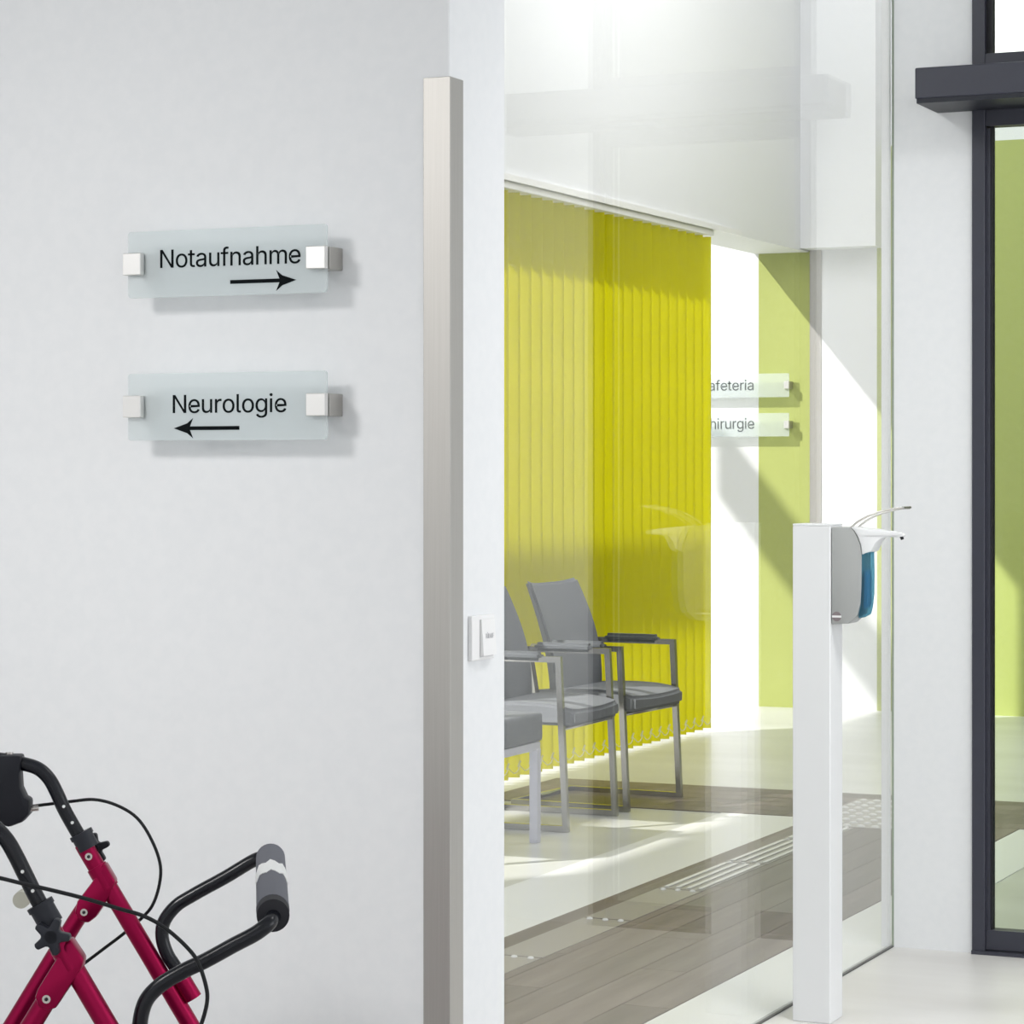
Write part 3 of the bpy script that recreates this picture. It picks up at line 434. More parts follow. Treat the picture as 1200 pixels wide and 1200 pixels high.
# ------------------------------------------------------------------ corner guards
def corner_guard(x, y, w, d, z0, z1, label):
    g = empty('corner_guard', (x, y, z0)); tag(g, label, 'corner guard')
    box('front_plate', -w, 0.003, -0.003, -0.0002, 0, z1 - z0, M['steel'], g, 0.0008, 1)
    if d: box('side_plate', 0.0002, 0.003, 0.0, d, 0, z1 - z0, M['steel'], g, 0.0008, 1)
    return g
corner_guard(XG, YW, 0.052, 0.054, 0.0, 2.072, 'tall brushed steel corner guard on the white wall beside the switch')
g2 = empty('corner_guard', (-4.618, YF, 0.0)); tag(g2, 'slim steel corner strip on the far wall beside the green field', 'corner guard')
box('front_plate', -0.035, 0.035, -0.004, -0.0002, 0, 2.585, M['steel'], g2, 0.0008, 1)

# ------------------------------------------------------------------ light switch
sw = empty('push_switch', (XG, 4.548, 1.034)); tag(sw, 'square white push switch for opening the door, on the white wall edge', 'switch')
box('frame', 0.0, 0.009, -0.058, 0.042, -0.042, 0.042, M['plastic'], sw, 0.002, 2)
box('gap_shade', 0.009, 0.0095, -0.025, 0.035, -0.037, 0.034, M['switchshade'], sw)  # shadow line around the rocker, put in as a grey sheet
prism('rocker', [(-0.034, 0.010), (-0.034, 0.017), (0.034, 0.0125), (0.034, 0.010)], -0.024, 0.034, M['plastic'], sw, 'y')
rk = sw.children[-1]
# rocker profile is drawn as (z, x): turn it so that its thin edge points at the wall
for v in rk.data.vertices: v.co = Vector((v.co.z, v.co.y, v.co.x))
rk.data.flip_normals(); rk.data.polygons.foreach_set('use_smooth', [False] * len(rk.data.polygons)); rk.data.update()
text_mesh('lettering', 'TÜR AUF', 0.036, 0.009, M['greyink'], sw, (0.0150, -0.012, -0.002), '+x', 0.0006)

# ------------------------------------------------------------------ direction signs
def sign(xl, xr, z0, z1, ywall, text, tx0, tx1, base, cap, arrow, label, group, ink, left=True, blk=0.04, proud=0.072):
    s = empty('direction_sign', ((xl + xr) / 2, ywall, z0)); tag(s, label, 'sign', group)
    cx = s.location.x; cz = z0; zc = (z0 + z1) / 2 - z0
    yf = -proud; yg = yf + 0.014
    w = (xr - xl) / 2; h = z1 - z0
    # rounded panel
    r = 0.006; poly = []
    for (px, pz, a0) in ((w - r, h - r, 0), (-w + r, h - r, 90), (-w + r, r, 180), (w - r, r, 270)):
        for k in range(4):
            a = math.radians(a0 + 30 * k); poly.append((px + r * math.cos(a), pz + r * math.sin(a)))
    prism('glass_panel', poly, yg, yg + 0.006, M['frost'], s)
    for sx in ((-1, 1) if left else (1,)):
        x1 = sx * (w + 0.004); x0 = sx * (w + 0.004 - blk)
        zz = zc + 0.001
        hb = box('holder', x0, x1, yg + 0.006, -0.0005, zz - 0.021, zz + 0.021, M['steel'], s, 0.001, 1)
        box('clamp_cap', x0, x1, yf, yg, zz - 0.021, zz + 0.021, M['chrome'] if False else M['steelcap'], hb, 0.0012, 1)
    t = text_mesh('lettering', text, tx1 - tx0, cap, ink, s, (tx0 - cx, yg - 0.0002, base - cz), '-y', 0.0005)
    if arrow:
        ax0, ax1, az, d = arrow
        x0, x1, z = ax0 - cx, ax1 - cx, az - cz
        n = Vector
        # shaft plus swept head, drawn pointing right then mirrored
        Ln = x1 - x0
        pts = [(0, -0.0036), (Ln - 0.036, -0.0036), (Ln - 0.043, -0.0195), (Ln - 0.030, -0.0095), (Ln, 0), (Ln - 0.030, 0.0095), (Ln - 0.043, 0.0195), (Ln - 0.036, 0.0036), (0, 0.0036)]
        if d > 0: pts = [(x0 + p, z + q) for p, q in pts]
        else: pts = [(x1 - p, z + q) for p, q in pts]
        prism('arrow', pts, yg - 0.0007, yg - 0.0002, ink, s)
    return s
M['steelcap'] = mat('satin_steel_cap', (0.80, 0.79, 0.77), 0.38, 0.75)
sign(-2.776, -2.345, 1.678, 1.805, YW, 'Notaufnahme', -2.704, -2.399, 1.734, 0.0345, (-2.550, -2.408, 1.703, 1),
     'frosted glass sign reading Notaufnahme with an arrow pointing right', 'glass direction signs on the white wall', M['ink'])
sign(-2.776, -2.345, 1.405, 1.533, YW, 'Neurologie', -2.676, -2.429, 1.457, 0.0345, (-2.674, -2.530, 1.428, -1),
     'frosted glass sign reading Neurologie with an arrow pointing left', 'glass direction signs on the white wall', M['ink'])
sign(-5.46, -4.757, 1.758, 1.892, YF, 'Cafeteria', -5.292, -4.967, 1.799, 0.058, None,
     'frosted glass sign reading Cafeteria on the far wall, partly hidden by the blinds', 'glass direction signs on the far wall', M['inkfar'], blk=0.03)
sign(-5.46, -4.757, 1.536, 1.668, YF, 'Chirurgie', -5.285, -4.963, 1.580, 0.060, None,
     'frosted glass sign reading Chirurgie on the far wall below another sign', 'glass direction signs on the far wall', M['inkfar'], blk=0.03)

# ------------------------------------------------------------------ vertical blinds
bl = empty('vertical_blind', (-4.72, 11.1, 0.0))
tag(bl, 'lime green vertical blinds hanging behind the row of chairs', 'blinds')
box('head_rail', -0.03, 0.060, -1.95, 1.715, 2.540, 2.574, M['plastic'], bl, 0.003, 1)
ANG = math.radians(14); LW = 0.127
def louver_mesh():
    bm = bmesh.new(); n = 4; rows = []
    zs = [0.032, 0.06, 0.9, 1.7, 2.534]
    for side in (0, 1):
        grid = []
        for z in zs:
            row = []
            for k in range(n + 1):
                t = k / n - 0.5; bow = -0.005 * (1 - 4 * t * t)
                x = t * LW; y = bow + (0.0007 if side else -0.0007)
                row.append(bm.verts.new((x * math.cos(ANG) - y * math.sin(ANG), x * math.sin(ANG) + y * math.cos(ANG), z)))
            grid.append(row)
        rows.append(grid)
    a, b = rows
    for g, fl_ in ((a, False), (b, True)):
        for i in range(len(zs) - 1):
            for k in range(n):
                f = (g[i][k], g[i][k + 1], g[i + 1][k + 1], g[i + 1][k]); bm.faces.new(f if not fl_ else f[::-1])
    m_ = len(zs) - 1
    for k in range(n):
        bm.faces.new((a[0][k + 1], a[0][k], b[0][k], b[0][k + 1])); bm.faces.new((a[m_][k], a[m_][k + 1], b[m_][k + 1], b[m_][k]))
    for i in range(m_):
        bm.faces.new((a[i][0], a[i + 1][0], b[i + 1][0], b[i][0])); bm.faces.new((a[i + 1][n], a[i][n], b[i][n], b[i + 1][n]))
    bmesh.ops.recalc_face_normals(bm, faces=bm.faces[:])
    for f in bm.faces: f.smooth = True
    for e in bm.edges:
        if len(e.link_faces) == 2 and e.calc_face_angle(0) > 0.6: e.smooth = False
    me = bpy.data.meshes.new('louver'); bm.to_mesh(me); bm.free(); me.materials.append(M['blind']); return me
PITCH = 0.119
lm = louver_mesh()
bm = bmesh.new(); add_tube(bm, [(0, 0, 2.53), (0, 0, 2.545)], 0.006, 8, smooth=False)
bmesh.ops.recalc_face_normals(bm, faces=bm.faces[:]); hang = bpy.data.meshes.new('hanger'); bm.to_mesh(hang); bm.free(); hang.materials.append(M['plastic'])
def chain_mesh():
    ex, ey = 0.5 * LW * math.cos(ANG), 0.5 * LW * math.sin(ANG)
    bm = bmesh.new()
    add_tube(bm, [(ex, ey - 0.002, 0.085), (ex + 0.004, ey + 0.02, 0.070), (ex + 0.005, ey + 0.045, 0.058), (ex + 0.005, ey + 0.075, 0.060), (ex + 0.003, ey + 0.10, 0.070), (ex, ey + PITCH - 0.002, 0.085)], 0.0022, 6, 3)
    add_tube(bm, [(ex - 0.006, ey - 0.005, 0.078), (ex + 0.004, ey - 0.002, 0.105)], 0.0042, 6, smooth=False)
    bmesh.ops.recalc_face_normals(bm, faces=bm.faces[:]); me = bpy.data.meshes.new('chain_link'); bm.to_mesh(me); bm.free(); me.materials.append(M['chain']); return me
ck = chain_mesh()
NL = 31
for i in range(NL):
    y = 12.75 - i * PITCH - 11.1
    o = bpy.data.objects.new('louver', lm); COL.objects.link(o); o.parent = bl; o.location = (0, y, 0)
    h = bpy.data.objects.new('hanger', hang); COL.objects.link(h); h.parent = o
    if i:
        c = bpy.data.objects.new('chain_link', ck); COL.objects.link(c); c.parent = o

# ------------------------------------------------------------------ cantilever armchairs
def make_chair(label):
    """front legs at local x = 0, chair faces +x, width along y"""
    t = empty('cantilever_chair', (0, 0, 0)); tag(t, label, 'chair', 'grey waiting room armchairs')
    hw = 0.252
    for s in (-1, 1):
        y = s * hw
        bm = bmesh.new()
        add_tube(bm, [(-0.52, y, 0.012), (-0.010, y, 0.012), (-0.040, y, 0.640), (-0.42, y, 0.640), (-0.45, y * 0.93, 0.60), (-0.42, y * 0.93, 0.43)], 0.0155, 4, smooth=False, square=True)
        finish(bm, 'side_frame', M['chairsteel'], t, True, 30)
    tube('rear_bar', [(-0.51, -hw, 0.012), (-0.51, hw, 0.012)], 0.0155, M['chairsteel'], t, 4, smooth=False, square=True)
    tube('seat_rail', [(-0.36, -hw + 0.01, 0.385), (-0.36, hw - 0.01, 0.385)], 0.011, M['chairsteel'], t, 8, smooth=False)
    tube('seat_rail', [(-0.03, -hw + 0.01, 0.385), (-0.03, hw - 0.01, 0.385)], 0.011, M['chairsteel'], t, 8, smooth=False)
    for s in (-1, 1):
        y = s * hw
        bm = bmesh.new(); add_box(bm, -0.345, -0.105, y - 0.024, y + 0.024, 0.634, 0.668)
        bmesh.ops.bevel(bm, geom=bm.edges[:], offset=0.012, segments=3, affect='EDGES'); finish(bm, 'arm_pad', M['armgrey'], t, True, 60)
    # seat cushion: front edge slightly dipped in the middle
    bm = bmesh.new(); nx, ny = 8, 8; top = []; bot = []
    for i in range(nx + 1):
        rt, rb = [], []
        for j in range(ny + 1):
            u = i / nx; v = j / ny * 2 - 1
            x = -0.43 + 0.455 * u - 0.012 * v * v * (u ** 4); y = v * 0.236
            zt = 0.458 + 0.012 * math.sin(u * math.pi) - 0.010 * (1 - v * v) * 0 - 0.012 * max(0, u - 0.82) / 0.18 + 0.006 * v * v
            rt.append(bm.verts.new((x, y, zt))); rb.append(bm.verts.new((x, y, 0.392)))
        top.append(rt); bot.append(rb)
    for i in range(nx):
        for j in range(ny):
            bm.faces.new((top[i][j], top[i + 1][j], top[i + 1][j + 1], top[i][j + 1])); bm.faces.new((bot[i][j], bot[i][j + 1], bot[i + 1][j + 1], bot[i + 1][j]))
    for i in range(nx):
        bm.faces.new((top[i][0], bot[i][0], bot[i + 1][0], top[i + 1][0])); bm.faces.new((top[i][ny], top[i + 1][ny], bot[i + 1][ny], bot[i][ny]))
    for j in range(ny):
        bm.faces.new((top[0][j], top[0][j + 1], bot[0][j + 1], bot[0][j])); bm.faces.new((top[nx][j], bot[nx][j], bot[nx][j + 1], top[nx][j + 1]))
    bmesh.ops.recalc_face_normals(bm, faces=bm.faces[:])
    es = [e for e in bm.edges if e.calc_face_angle(0) > math.radians(45)]
    bmesh.ops.bevel(bm, geom=es, offset=0.012, segments=3, affect='EDGES')
    finish(bm, 'seat', M['chairgrey'], t, True, 60)
    # backrest: curved in plan, waisted, leaning back
    bm = bmesh.new(); nz_, ny = 12, 10; fr, bk = [], []
    for i in range(nz_ + 1):
        u = i / nz_; z = 0.455 + 0.435 * u
        half = 0.205 + 0.018 * math.sin(u * math.pi * 0.9) + 0.006 * u
        rf, rb = [], []
        for j in range(ny + 1):
            v = j / ny * 2 - 1; y = v * half
            x = -0.385 - 0.115 * u ** 1.15 + 0.022 * math.sin(u * math.pi) * 1.0 + 0.030 * v * v
            zz = z + (0.014 * abs(v) ** 3 - 0.006) * (u ** 6)
            th = 0.042 - 0.016 * u
            rf.append(bm.verts.new((x + th / 2, y, zz))); rb.append(bm.verts.new((x - th / 2, y, zz)))
        fr.append(rf); bk.append(rb)
    for i in range(nz_):
        for j in range(ny):
            bm.faces.new((fr[i][j], fr[i][j + 1], fr[i + 1][j + 1], fr[i + 1][j])); bm.faces.new((bk[i][j], bk[i + 1][j], bk[i + 1][j + 1], bk[i][j + 1]))
        bm.faces.new((fr[i][0], fr[i + 1][0], bk[i + 1][0], bk[i][0])); bm.faces.new((fr[i][ny], bk[i][ny], bk[i + 1][ny], fr[i + 1][ny]))
    for j in range(ny):
        bm.faces.new((fr[0][j], bk[0][j], bk[0][j + 1], fr[0][j + 1])); bm.faces.new((fr[nz_][j], fr[nz_][j + 1], bk[nz_][j + 1], bk[nz_][j]))
    bmesh.ops.recalc_face_normals(bm, faces=bm.faces[:])
    es = [e for e in bm.edges if e.calc_face_angle(0) > math.radians(50)]
    bmesh.ops.bevel(bm, geom=es, offset=0.010, segments=3, affect='EDGES')
    finish(bm, 'backrest', M['chairgrey'], t, True, 60)
    return t
ch = make_chair('grey armchair farthest along the blinds, its whole backrest in view')
ch.location = (-3.876, 9.978, 0.002); ch.rotation_euler = (0, 0, math.radians(-3.5))
def copy_thing(root, label):
    r = root.copy(); COL.objects.link(r); r['label'] = label
    for p in root.children:
        c = p.copy(); COL.objects.link(c); c.parent = r
    return r
c2 = copy_thing(ch, 'grey armchair half hidden by the wall edge, beside the farthest armchair')
c2.location = (-3.884, 9.345, 0.002); c2.rotation_euler = (0, 0, math.radians(1.0))

bn = empty('upholstered_bench', (-3.884, 8.45, 0.002)); tag(bn, 'grey padded bench with flat pale lilac legs at the wall edge', 'bench')
box('seat', -0.46, 0.02, -0.36, 0.375, 0.365, 0.47, M['chairgrey'], bn, 0.014, 3)
box('seat_frame', -0.44, 0.014, -0.34, 0.36, 0.335, 0.365, M['lilac'], bn, 0.002, 1)
for x, y in ((0, 0.344), (0, -0.325), (-0.42, 0.344), (-0.42, -0.325)):
    box('leg', x - 0.016, x + 0.016, y - 0.016, y + 0.016, 0, 0.34, M['lilac'], bn, 0.002, 1)

# ------------------------------------------------------------------ tactile guiding path
def tactile_plate(y0, y1, label, ribs=True):
    t = empty('tactile_plate', (-3.015, (y0 + y1) / 2, 0.0055)); tag(t, label, 'tactile strip', 'plates of the tactile guiding path')
    h = (y1 - y0) / 2
    box('plate', -0.075, 0.075, -h + 0.006, h - 0.006, 0, 0.0015, M['tactile'], t)
    for k in range(4 if y1 > 8.5 else 0):
        x = -0.057 + k * 0.038
        box('rib', x - 0.008, x + 0.008, -h + 0.03, h - 0.03, 0.0015, 0.005, M['rib'], t, 0.0015, 1)
    for k in range(3):
        bmm = bmesh.new(); bmesh.ops.create_uvsphere(bmm, u_segments=8, v_segments=4, radius=0.010)
        for v in bmm.verts: v.co = Vector((v.co.x - 0.05 + 0.05 * k, v.co.y + h - 0.016, max(v.co.z, 0) * 0.6 + 0.0015))
        finish(bmm, 'stud', M['rib'], t, True)
ys = [6.05, 6.70, 7.36, 7.97, 8.60, 9.22, 9.62]
names = ['first', 'second', 'third', 'fourth', 'fifth', 'sixth', 'seventh', 'eighth']
for i, (a, b) in enumerate(zip(ys, ys[1:])):
    tactile_plate(a, b, 'pale tactile plate on the brown planks, %s counted back from the dotted field' % names[len(ys) - 2 - i])
tf = empty('tactile_dot_field', (-2.98, 9.95, 0.0055)); tag(tf, 'field of small white tactile dots on the brown planks by the pillar', 'tactile field')
box('plate', -0.20, 0.26, -0.32, 0.52, 0, 0.0012, M['tactile'], tf)
bm = bmesh.new()
for i in range(8):
    for j in range(10):
        x = -0.17 + i * 0.055; y = -0.28 + j * 0.085
        r = bmesh.ops.create_uvsphere(bm, u_segments=8, v_segments=4, radius=0.017)
        for v in r['verts']: v.co = Vector((v.co.x + x, v.co.y + y, max(v.co.z, 0) * 0.4 + 0.001))
dots = finish(bm, 'dots', M['rib'], tf, True); dots['kind'] = 'stuff'

# ------------------------------------------------------------------ dispenser pillar and dispenser
pl = empty('dispenser_pillar', (-2.01, 6.27, 0)); tag(pl, 'slim square white pillar standing by the glass partition', 'pillar')
box('post', -0.048, 0.048, -0.05, 0.05, 0.0, 1.212, M['white'], pl, 0.002, 1)
box('cap', -0.048, 0.048, -0.05, 0.05, 1.212, 1.217, M['white'], pl, 0.001, 1)

ds = empty('hand_disinfectant_dispenser', (-1.9618, 6.265, 0.972)); tag(ds, 'grey and white wall dispenser with a long metal lever mounted on the white pillar', 'dispenser')
ox, oz = -1.9618, 0.972
def dp(l): return [(a - ox, b - oz) for a, b in l]
side = [(-1.961, 1.209), (-1.914, 1.209), (-1.904, 1.201), (-1.897, 1.188), (-1.888, 1.166), (-1.885, 1.143), (-1.8855, 1.10), (-1.886, 1.067), (-1.888, 1.025), (-1.895, 0.996), (-1.92, 0.975), (-1.938, 0.974), (-1.961, 0.972)]
prism('housing', dp(side), -0.040, 0.040, M['dispgrey'], ds, 'y', 0.003)
prism('window', dp([(-1.887, 1.143), (-1.870, 1.150), (-1.869, 1.10), (-1.8695, 1.047), (-1.873, 1.015), (-1.878, 0.997), (-1.894, 0.988), (-1.888, 1.025), (-1.886, 1.067), (-1.8855, 1.10)]), -0.037, 0.020, M['bluewin'], ds, 'y', 0.002)
prism('bottle', dp([(-1.884, 1.105), (-1.874, 1.105), (-1.874, 1.03), (-1.878, 1.012), (-1.886, 1.012), (-1.884, 1.06)]), -0.026, 0.012, M['blueliq'], ds, 'y', 0.003)
sp = prism('spout', dp([(-1.912, 1.2095), (-1.86, 1.205), (-1.80, 1.198), (-1.790, 1.195), (-1.789, 1.188), (-1.800, 1.186), (-1.828, 1.1855), (-1.843, 1.182), (-1.853, 1.172), (-1.862, 1.153), (-1.872, 1.148), (-1.884, 1.143), (-1.8865, 1.166), (-1.895, 1.188), (-1.903, 1.201)]), -0.041, 0.041, M['white'], ds, 'y', 0.003)
# narrow the spout towards its tip
for v in sp.data.vertices:
    t = min(1, max(0, (v.co.x - 0.09) / 0.05)); v.co.y *= 1 - 0.72 * t
cyl('nozzle', (-1.797 - ox, 0, 1.187 - oz), (-1.794 - ox, 0, 1.180 - oz), 0.004, M['gasket'], ds, 10)
bm = bmesh.new(); P = smooth_path([(-1.916, 1.206), (-1.900, 1.220), (-1.884, 1.230), (-1.862, 1.2405), (-1.841, 1.247), (-1.818, 1.2525), (-1.784, 1.2575)] and [(a - ox, 0, b - oz) for a, b in ((-1.916, 1.206), (-1.900, 1.220), (-1.884, 1.230), (-1.862, 1.2405), (-1.841, 1.247), (-1.818, 1.2525), (-1.784, 1.2575))], 4)
for s in (-1, 1): add_tube(bm, [(p.x, s * 0.032, p.z) for p in P], 0.0028, 8, smooth=False)
add_tube(bm, [(P[-1].x, -0.032, P[-1].z), (P[-1].x, 0.032, P[-1].z)], 0.0035, 8, smooth=False)
add_box(bm, -1.803 - ox, -1.784 - ox, -0.033, 0.033, 1.2535 - oz, 1.2575 - oz)
finish(bm, 'lever', M['chrome'], ds, True, 40)
em = cyl('emblem', (-1.9475 - ox, -0.0405, 0.992 - oz), (-1.9475 - ox, -0.0395, 0.992 - oz), 0.0118, M['mauve'], ds, 24)
box('emblem_band', -1.9595 - ox, -1.9355 - ox, -0.0415, -0.0404, 0.9895 - oz, 0.9945 - oz, M['plastic'], em)

# ------------------------------------------------------------------ rollator (walking frame), all lengths in metres in its own frame:
# x forward, y across from the near to the far side frame, z up
R = {
    'handle_f': [(-0.3827, 0.315, 0.8609), (-0.3034, 0.315, 0.8623), (-0.2457, 0.315, 0.8595), (-0.2067, 0.315, 0.8522), (-0.1807, 0.315, 0.8436), (-0.1634, 0.315, 0.8277), (-0.1504, 0.315, 0.8046), (-0.1375, 0.315, 0.7758), (-0.1115, 0.315, 0.7296), (-0.0884, 0.315, 0.6892)],
    'handle_n': [(-0.2485, -0.315, 0.8599), (-0.1989, -0.315, 0.8587), (-0.1617, -0.315, 0.85), (-0.1344, -0.315, 0.8314), (-0.1145, -0.315, 0.8103), (-0.1021, -0.315, 0.7892), (-0.0897, -0.315, 0.7644), (-0.0724, -0.315, 0.7296), (-0.0475, -0.315, 0.6849)],
    'frontleg_f': [(-0.1057, 0.315, 0.7181), (-0.0942, 0.315, 0.6979), (0.0011, 0.315, 0.5377), (0.2737, 0.315, 0.076)],
    'frontleg_n': [(-0.0537, -0.315, 0.6862), (-0.0426, -0.315, 0.6676), (0.0306, -0.315, 0.5435), (0.316, -0.315, 0.0596)],
    'rearleg_f': [(-0.1014, 0.315, 0.6113), (-0.1201, 0.315, 0.5824), (-0.224, 0.315, 0.4122), (-0.426, 0.315, 0.0804)],
    'rearleg_n': [(-0.05, -0.315, 0.5894), (-0.0798, -0.315, 0.541), (-0.3788, -0.315, 0.0596)],
    'plate_f': [(-0.0668, 0.315, 0.6863), (-0.048, 0.315, 0.6546), (-0.061, 0.315, 0.6257), (-0.0812, 0.315, 0.5954), (-0.0942, 0.315, 0.5853), (-0.1086, 0.315, 0.5882), (-0.1173, 0.315, 0.6026), (-0.1129, 0.315, 0.6214), (-0.0898, 0.315, 0.6517)],
    'plate_n': [(-0.0202, -0.315, 0.6701), (-0.0004, -0.315, 0.6403), (-0.0029, -0.315, 0.6279), (-0.019, -0.315, 0.603), (-0.0413, -0.315, 0.5695), (-0.0525, -0.315, 0.5658), (-0.0662, -0.315, 0.5708), (-0.0711, -0.315, 0.5857), (-0.0674, -0.315, 0.5968), (-0.0376, -0.315, 0.6452), (-0.0302, -0.315, 0.6601)],
    'collar_f': [(-0.1086, 0.315, 0.7339), (-0.0956, 0.315, 0.7094)],
    'collar_n': [(-0.0662, -0.315, 0.7172), (-0.05, -0.315, 0.6887)],
    'knob_n': [(-0.0444, -0.315, 0.6756)],
    'knob_f': [(-0.0696, 0.315, 0.7152)],
    'bolt_f': [(-0.0927, 0.315, 0.6979), (-0.1007, 0.315, 0.6041), (-0.2298, 0.315, 0.8681)],
    'bolt_n': [(-0.0537, -0.315, 0.5832)],
    'holes_f': [(-0.136, 0.315, 0.7815), (-0.1216, 0.315, 0.7541)],
    'holes_n': [(-0.0897, -0.315, 0.7668), (-0.0748, -0.315, 0.7389)],
    'cream': [(-0.0995, -0.255, 0.7187)],
    'cable_f': [(-0.201, 0.355, 0.775), (-0.166, 0.355, 0.7794), (-0.1296, 0.355, 0.7838), (-0.0932, 0.355, 0.7867), (-0.0569, 0.355, 0.778), (-0.0205, 0.355, 0.7561), (0.0057, 0.355, 0.7168), (0.0203, 0.355, 0.6731), (0.0174, 0.355, 0.6368), (0.0057, 0.355, 0.6047), (-0.0088, 0.355, 0.5873), (-0.0423, 0.355, 0.5582), (-0.0787, 0.355, 0.5305), (-0.1194, 0.355, 0.4999)],
    'cable_n': [(-0.1905, -0.355, 0.7729), (-0.1475, -0.355, 0.7679), (-0.1168, -0.355, 0.7618), (-0.0861, -0.355, 0.7544), (-0.0431, -0.355, 0.7446), (0.006, -0.355, 0.7323), (0.0551, -0.355, 0.7176), (0.0883, -0.355, 0.7078), (0.1165, -0.355, 0.693), (0.1472, -0.355, 0.6673), (0.1657, -0.355, 0.6452), (0.1779, -0.355, 0.6132), (0.1816, -0.355, 0.5887), (0.173, -0.355, 0.5518), (0.1534, -0.355, 0.5088), (0.1165, -0.355, 0.4413)],
    'house_f': [(-0.3106, 0.315, 0.8378), (-0.3034, 0.315, 0.8681), (-0.2067, 0.315, 0.8681), (-0.2096, 0.315, 0.8378), (-0.2082, 0.315, 0.8133), (-0.2009, 0.315, 0.7974), (-0.1923, 0.315, 0.7931), (-0.1937, 0.315, 0.7686), (-0.2053, 0.315, 0.7556), (-0.2283, 0.315, 0.7469), (-0.2457, 0.315, 0.7541), (-0.2745, 0.315, 0.7945)],
    'adj_f': [(-0.2039, 0.355, 0.775), (-0.1806, 0.355, 0.7772)],
    'loop': [(0.1136, -0.285, 0.4397), (0.0898, -0.285, 0.4797), (0.0773, -0.285, 0.5097), (0.0748, -0.285, 0.5372), (0.0836, -0.285, 0.571), (0.1023, -0.285, 0.5923), (0.1361, -0.285, 0.6135), (0.1724, -0.285, 0.631), (0.2111, -0.285, 0.6523), (0.2461, -0.285, 0.671), (0.2619, -0.28, 0.6827), (0.2672, -0.255, 0.6885), (0.2645, -0.225, 0.6872), (0.2403, 0.015, 0.6902), (0.2144, 0.285, 0.695), (0.2097, 0.305, 0.6943), (0.1973, 0.315, 0.6935), (0.1843, 0.315, 0.6892), (0.1367, 0.315, 0.6611), (0.0818, 0.315, 0.6308), (0.0515, 0.315, 0.6113), (0.0313, 0.315, 0.5839), (0.0285, 0.315, 0.5586), (0.0371, 0.315, 0.5305), (0.0515, 0.315, 0.5074), (0.0775, 0.315, 0.4613)],
    'grip': [(0.2672, -0.255, 0.691), (0.2126, 0.305, 0.6943)],
    'sleeve_f': [(0.0602, 0.315, 0.4916), (0.0818, 0.315, 0.4555)],
    'sleeve_n': [(0.0848, -0.285, 0.4872), (0.1198, -0.285, 0.4285)],
}
ro = empty('rollator', (-0.62 * math.cos(YAW) - 4.185 * math.sin(YAW), -0.62 * math.sin(YAW) + 4.185 * math.cos(YAW), 0), YAW)
tag(ro, 'crimson and black four wheeled walking frame in front of the white wall', 'rollator')
BR = dict(handle_f=0.0118, handle_n=0.0125)
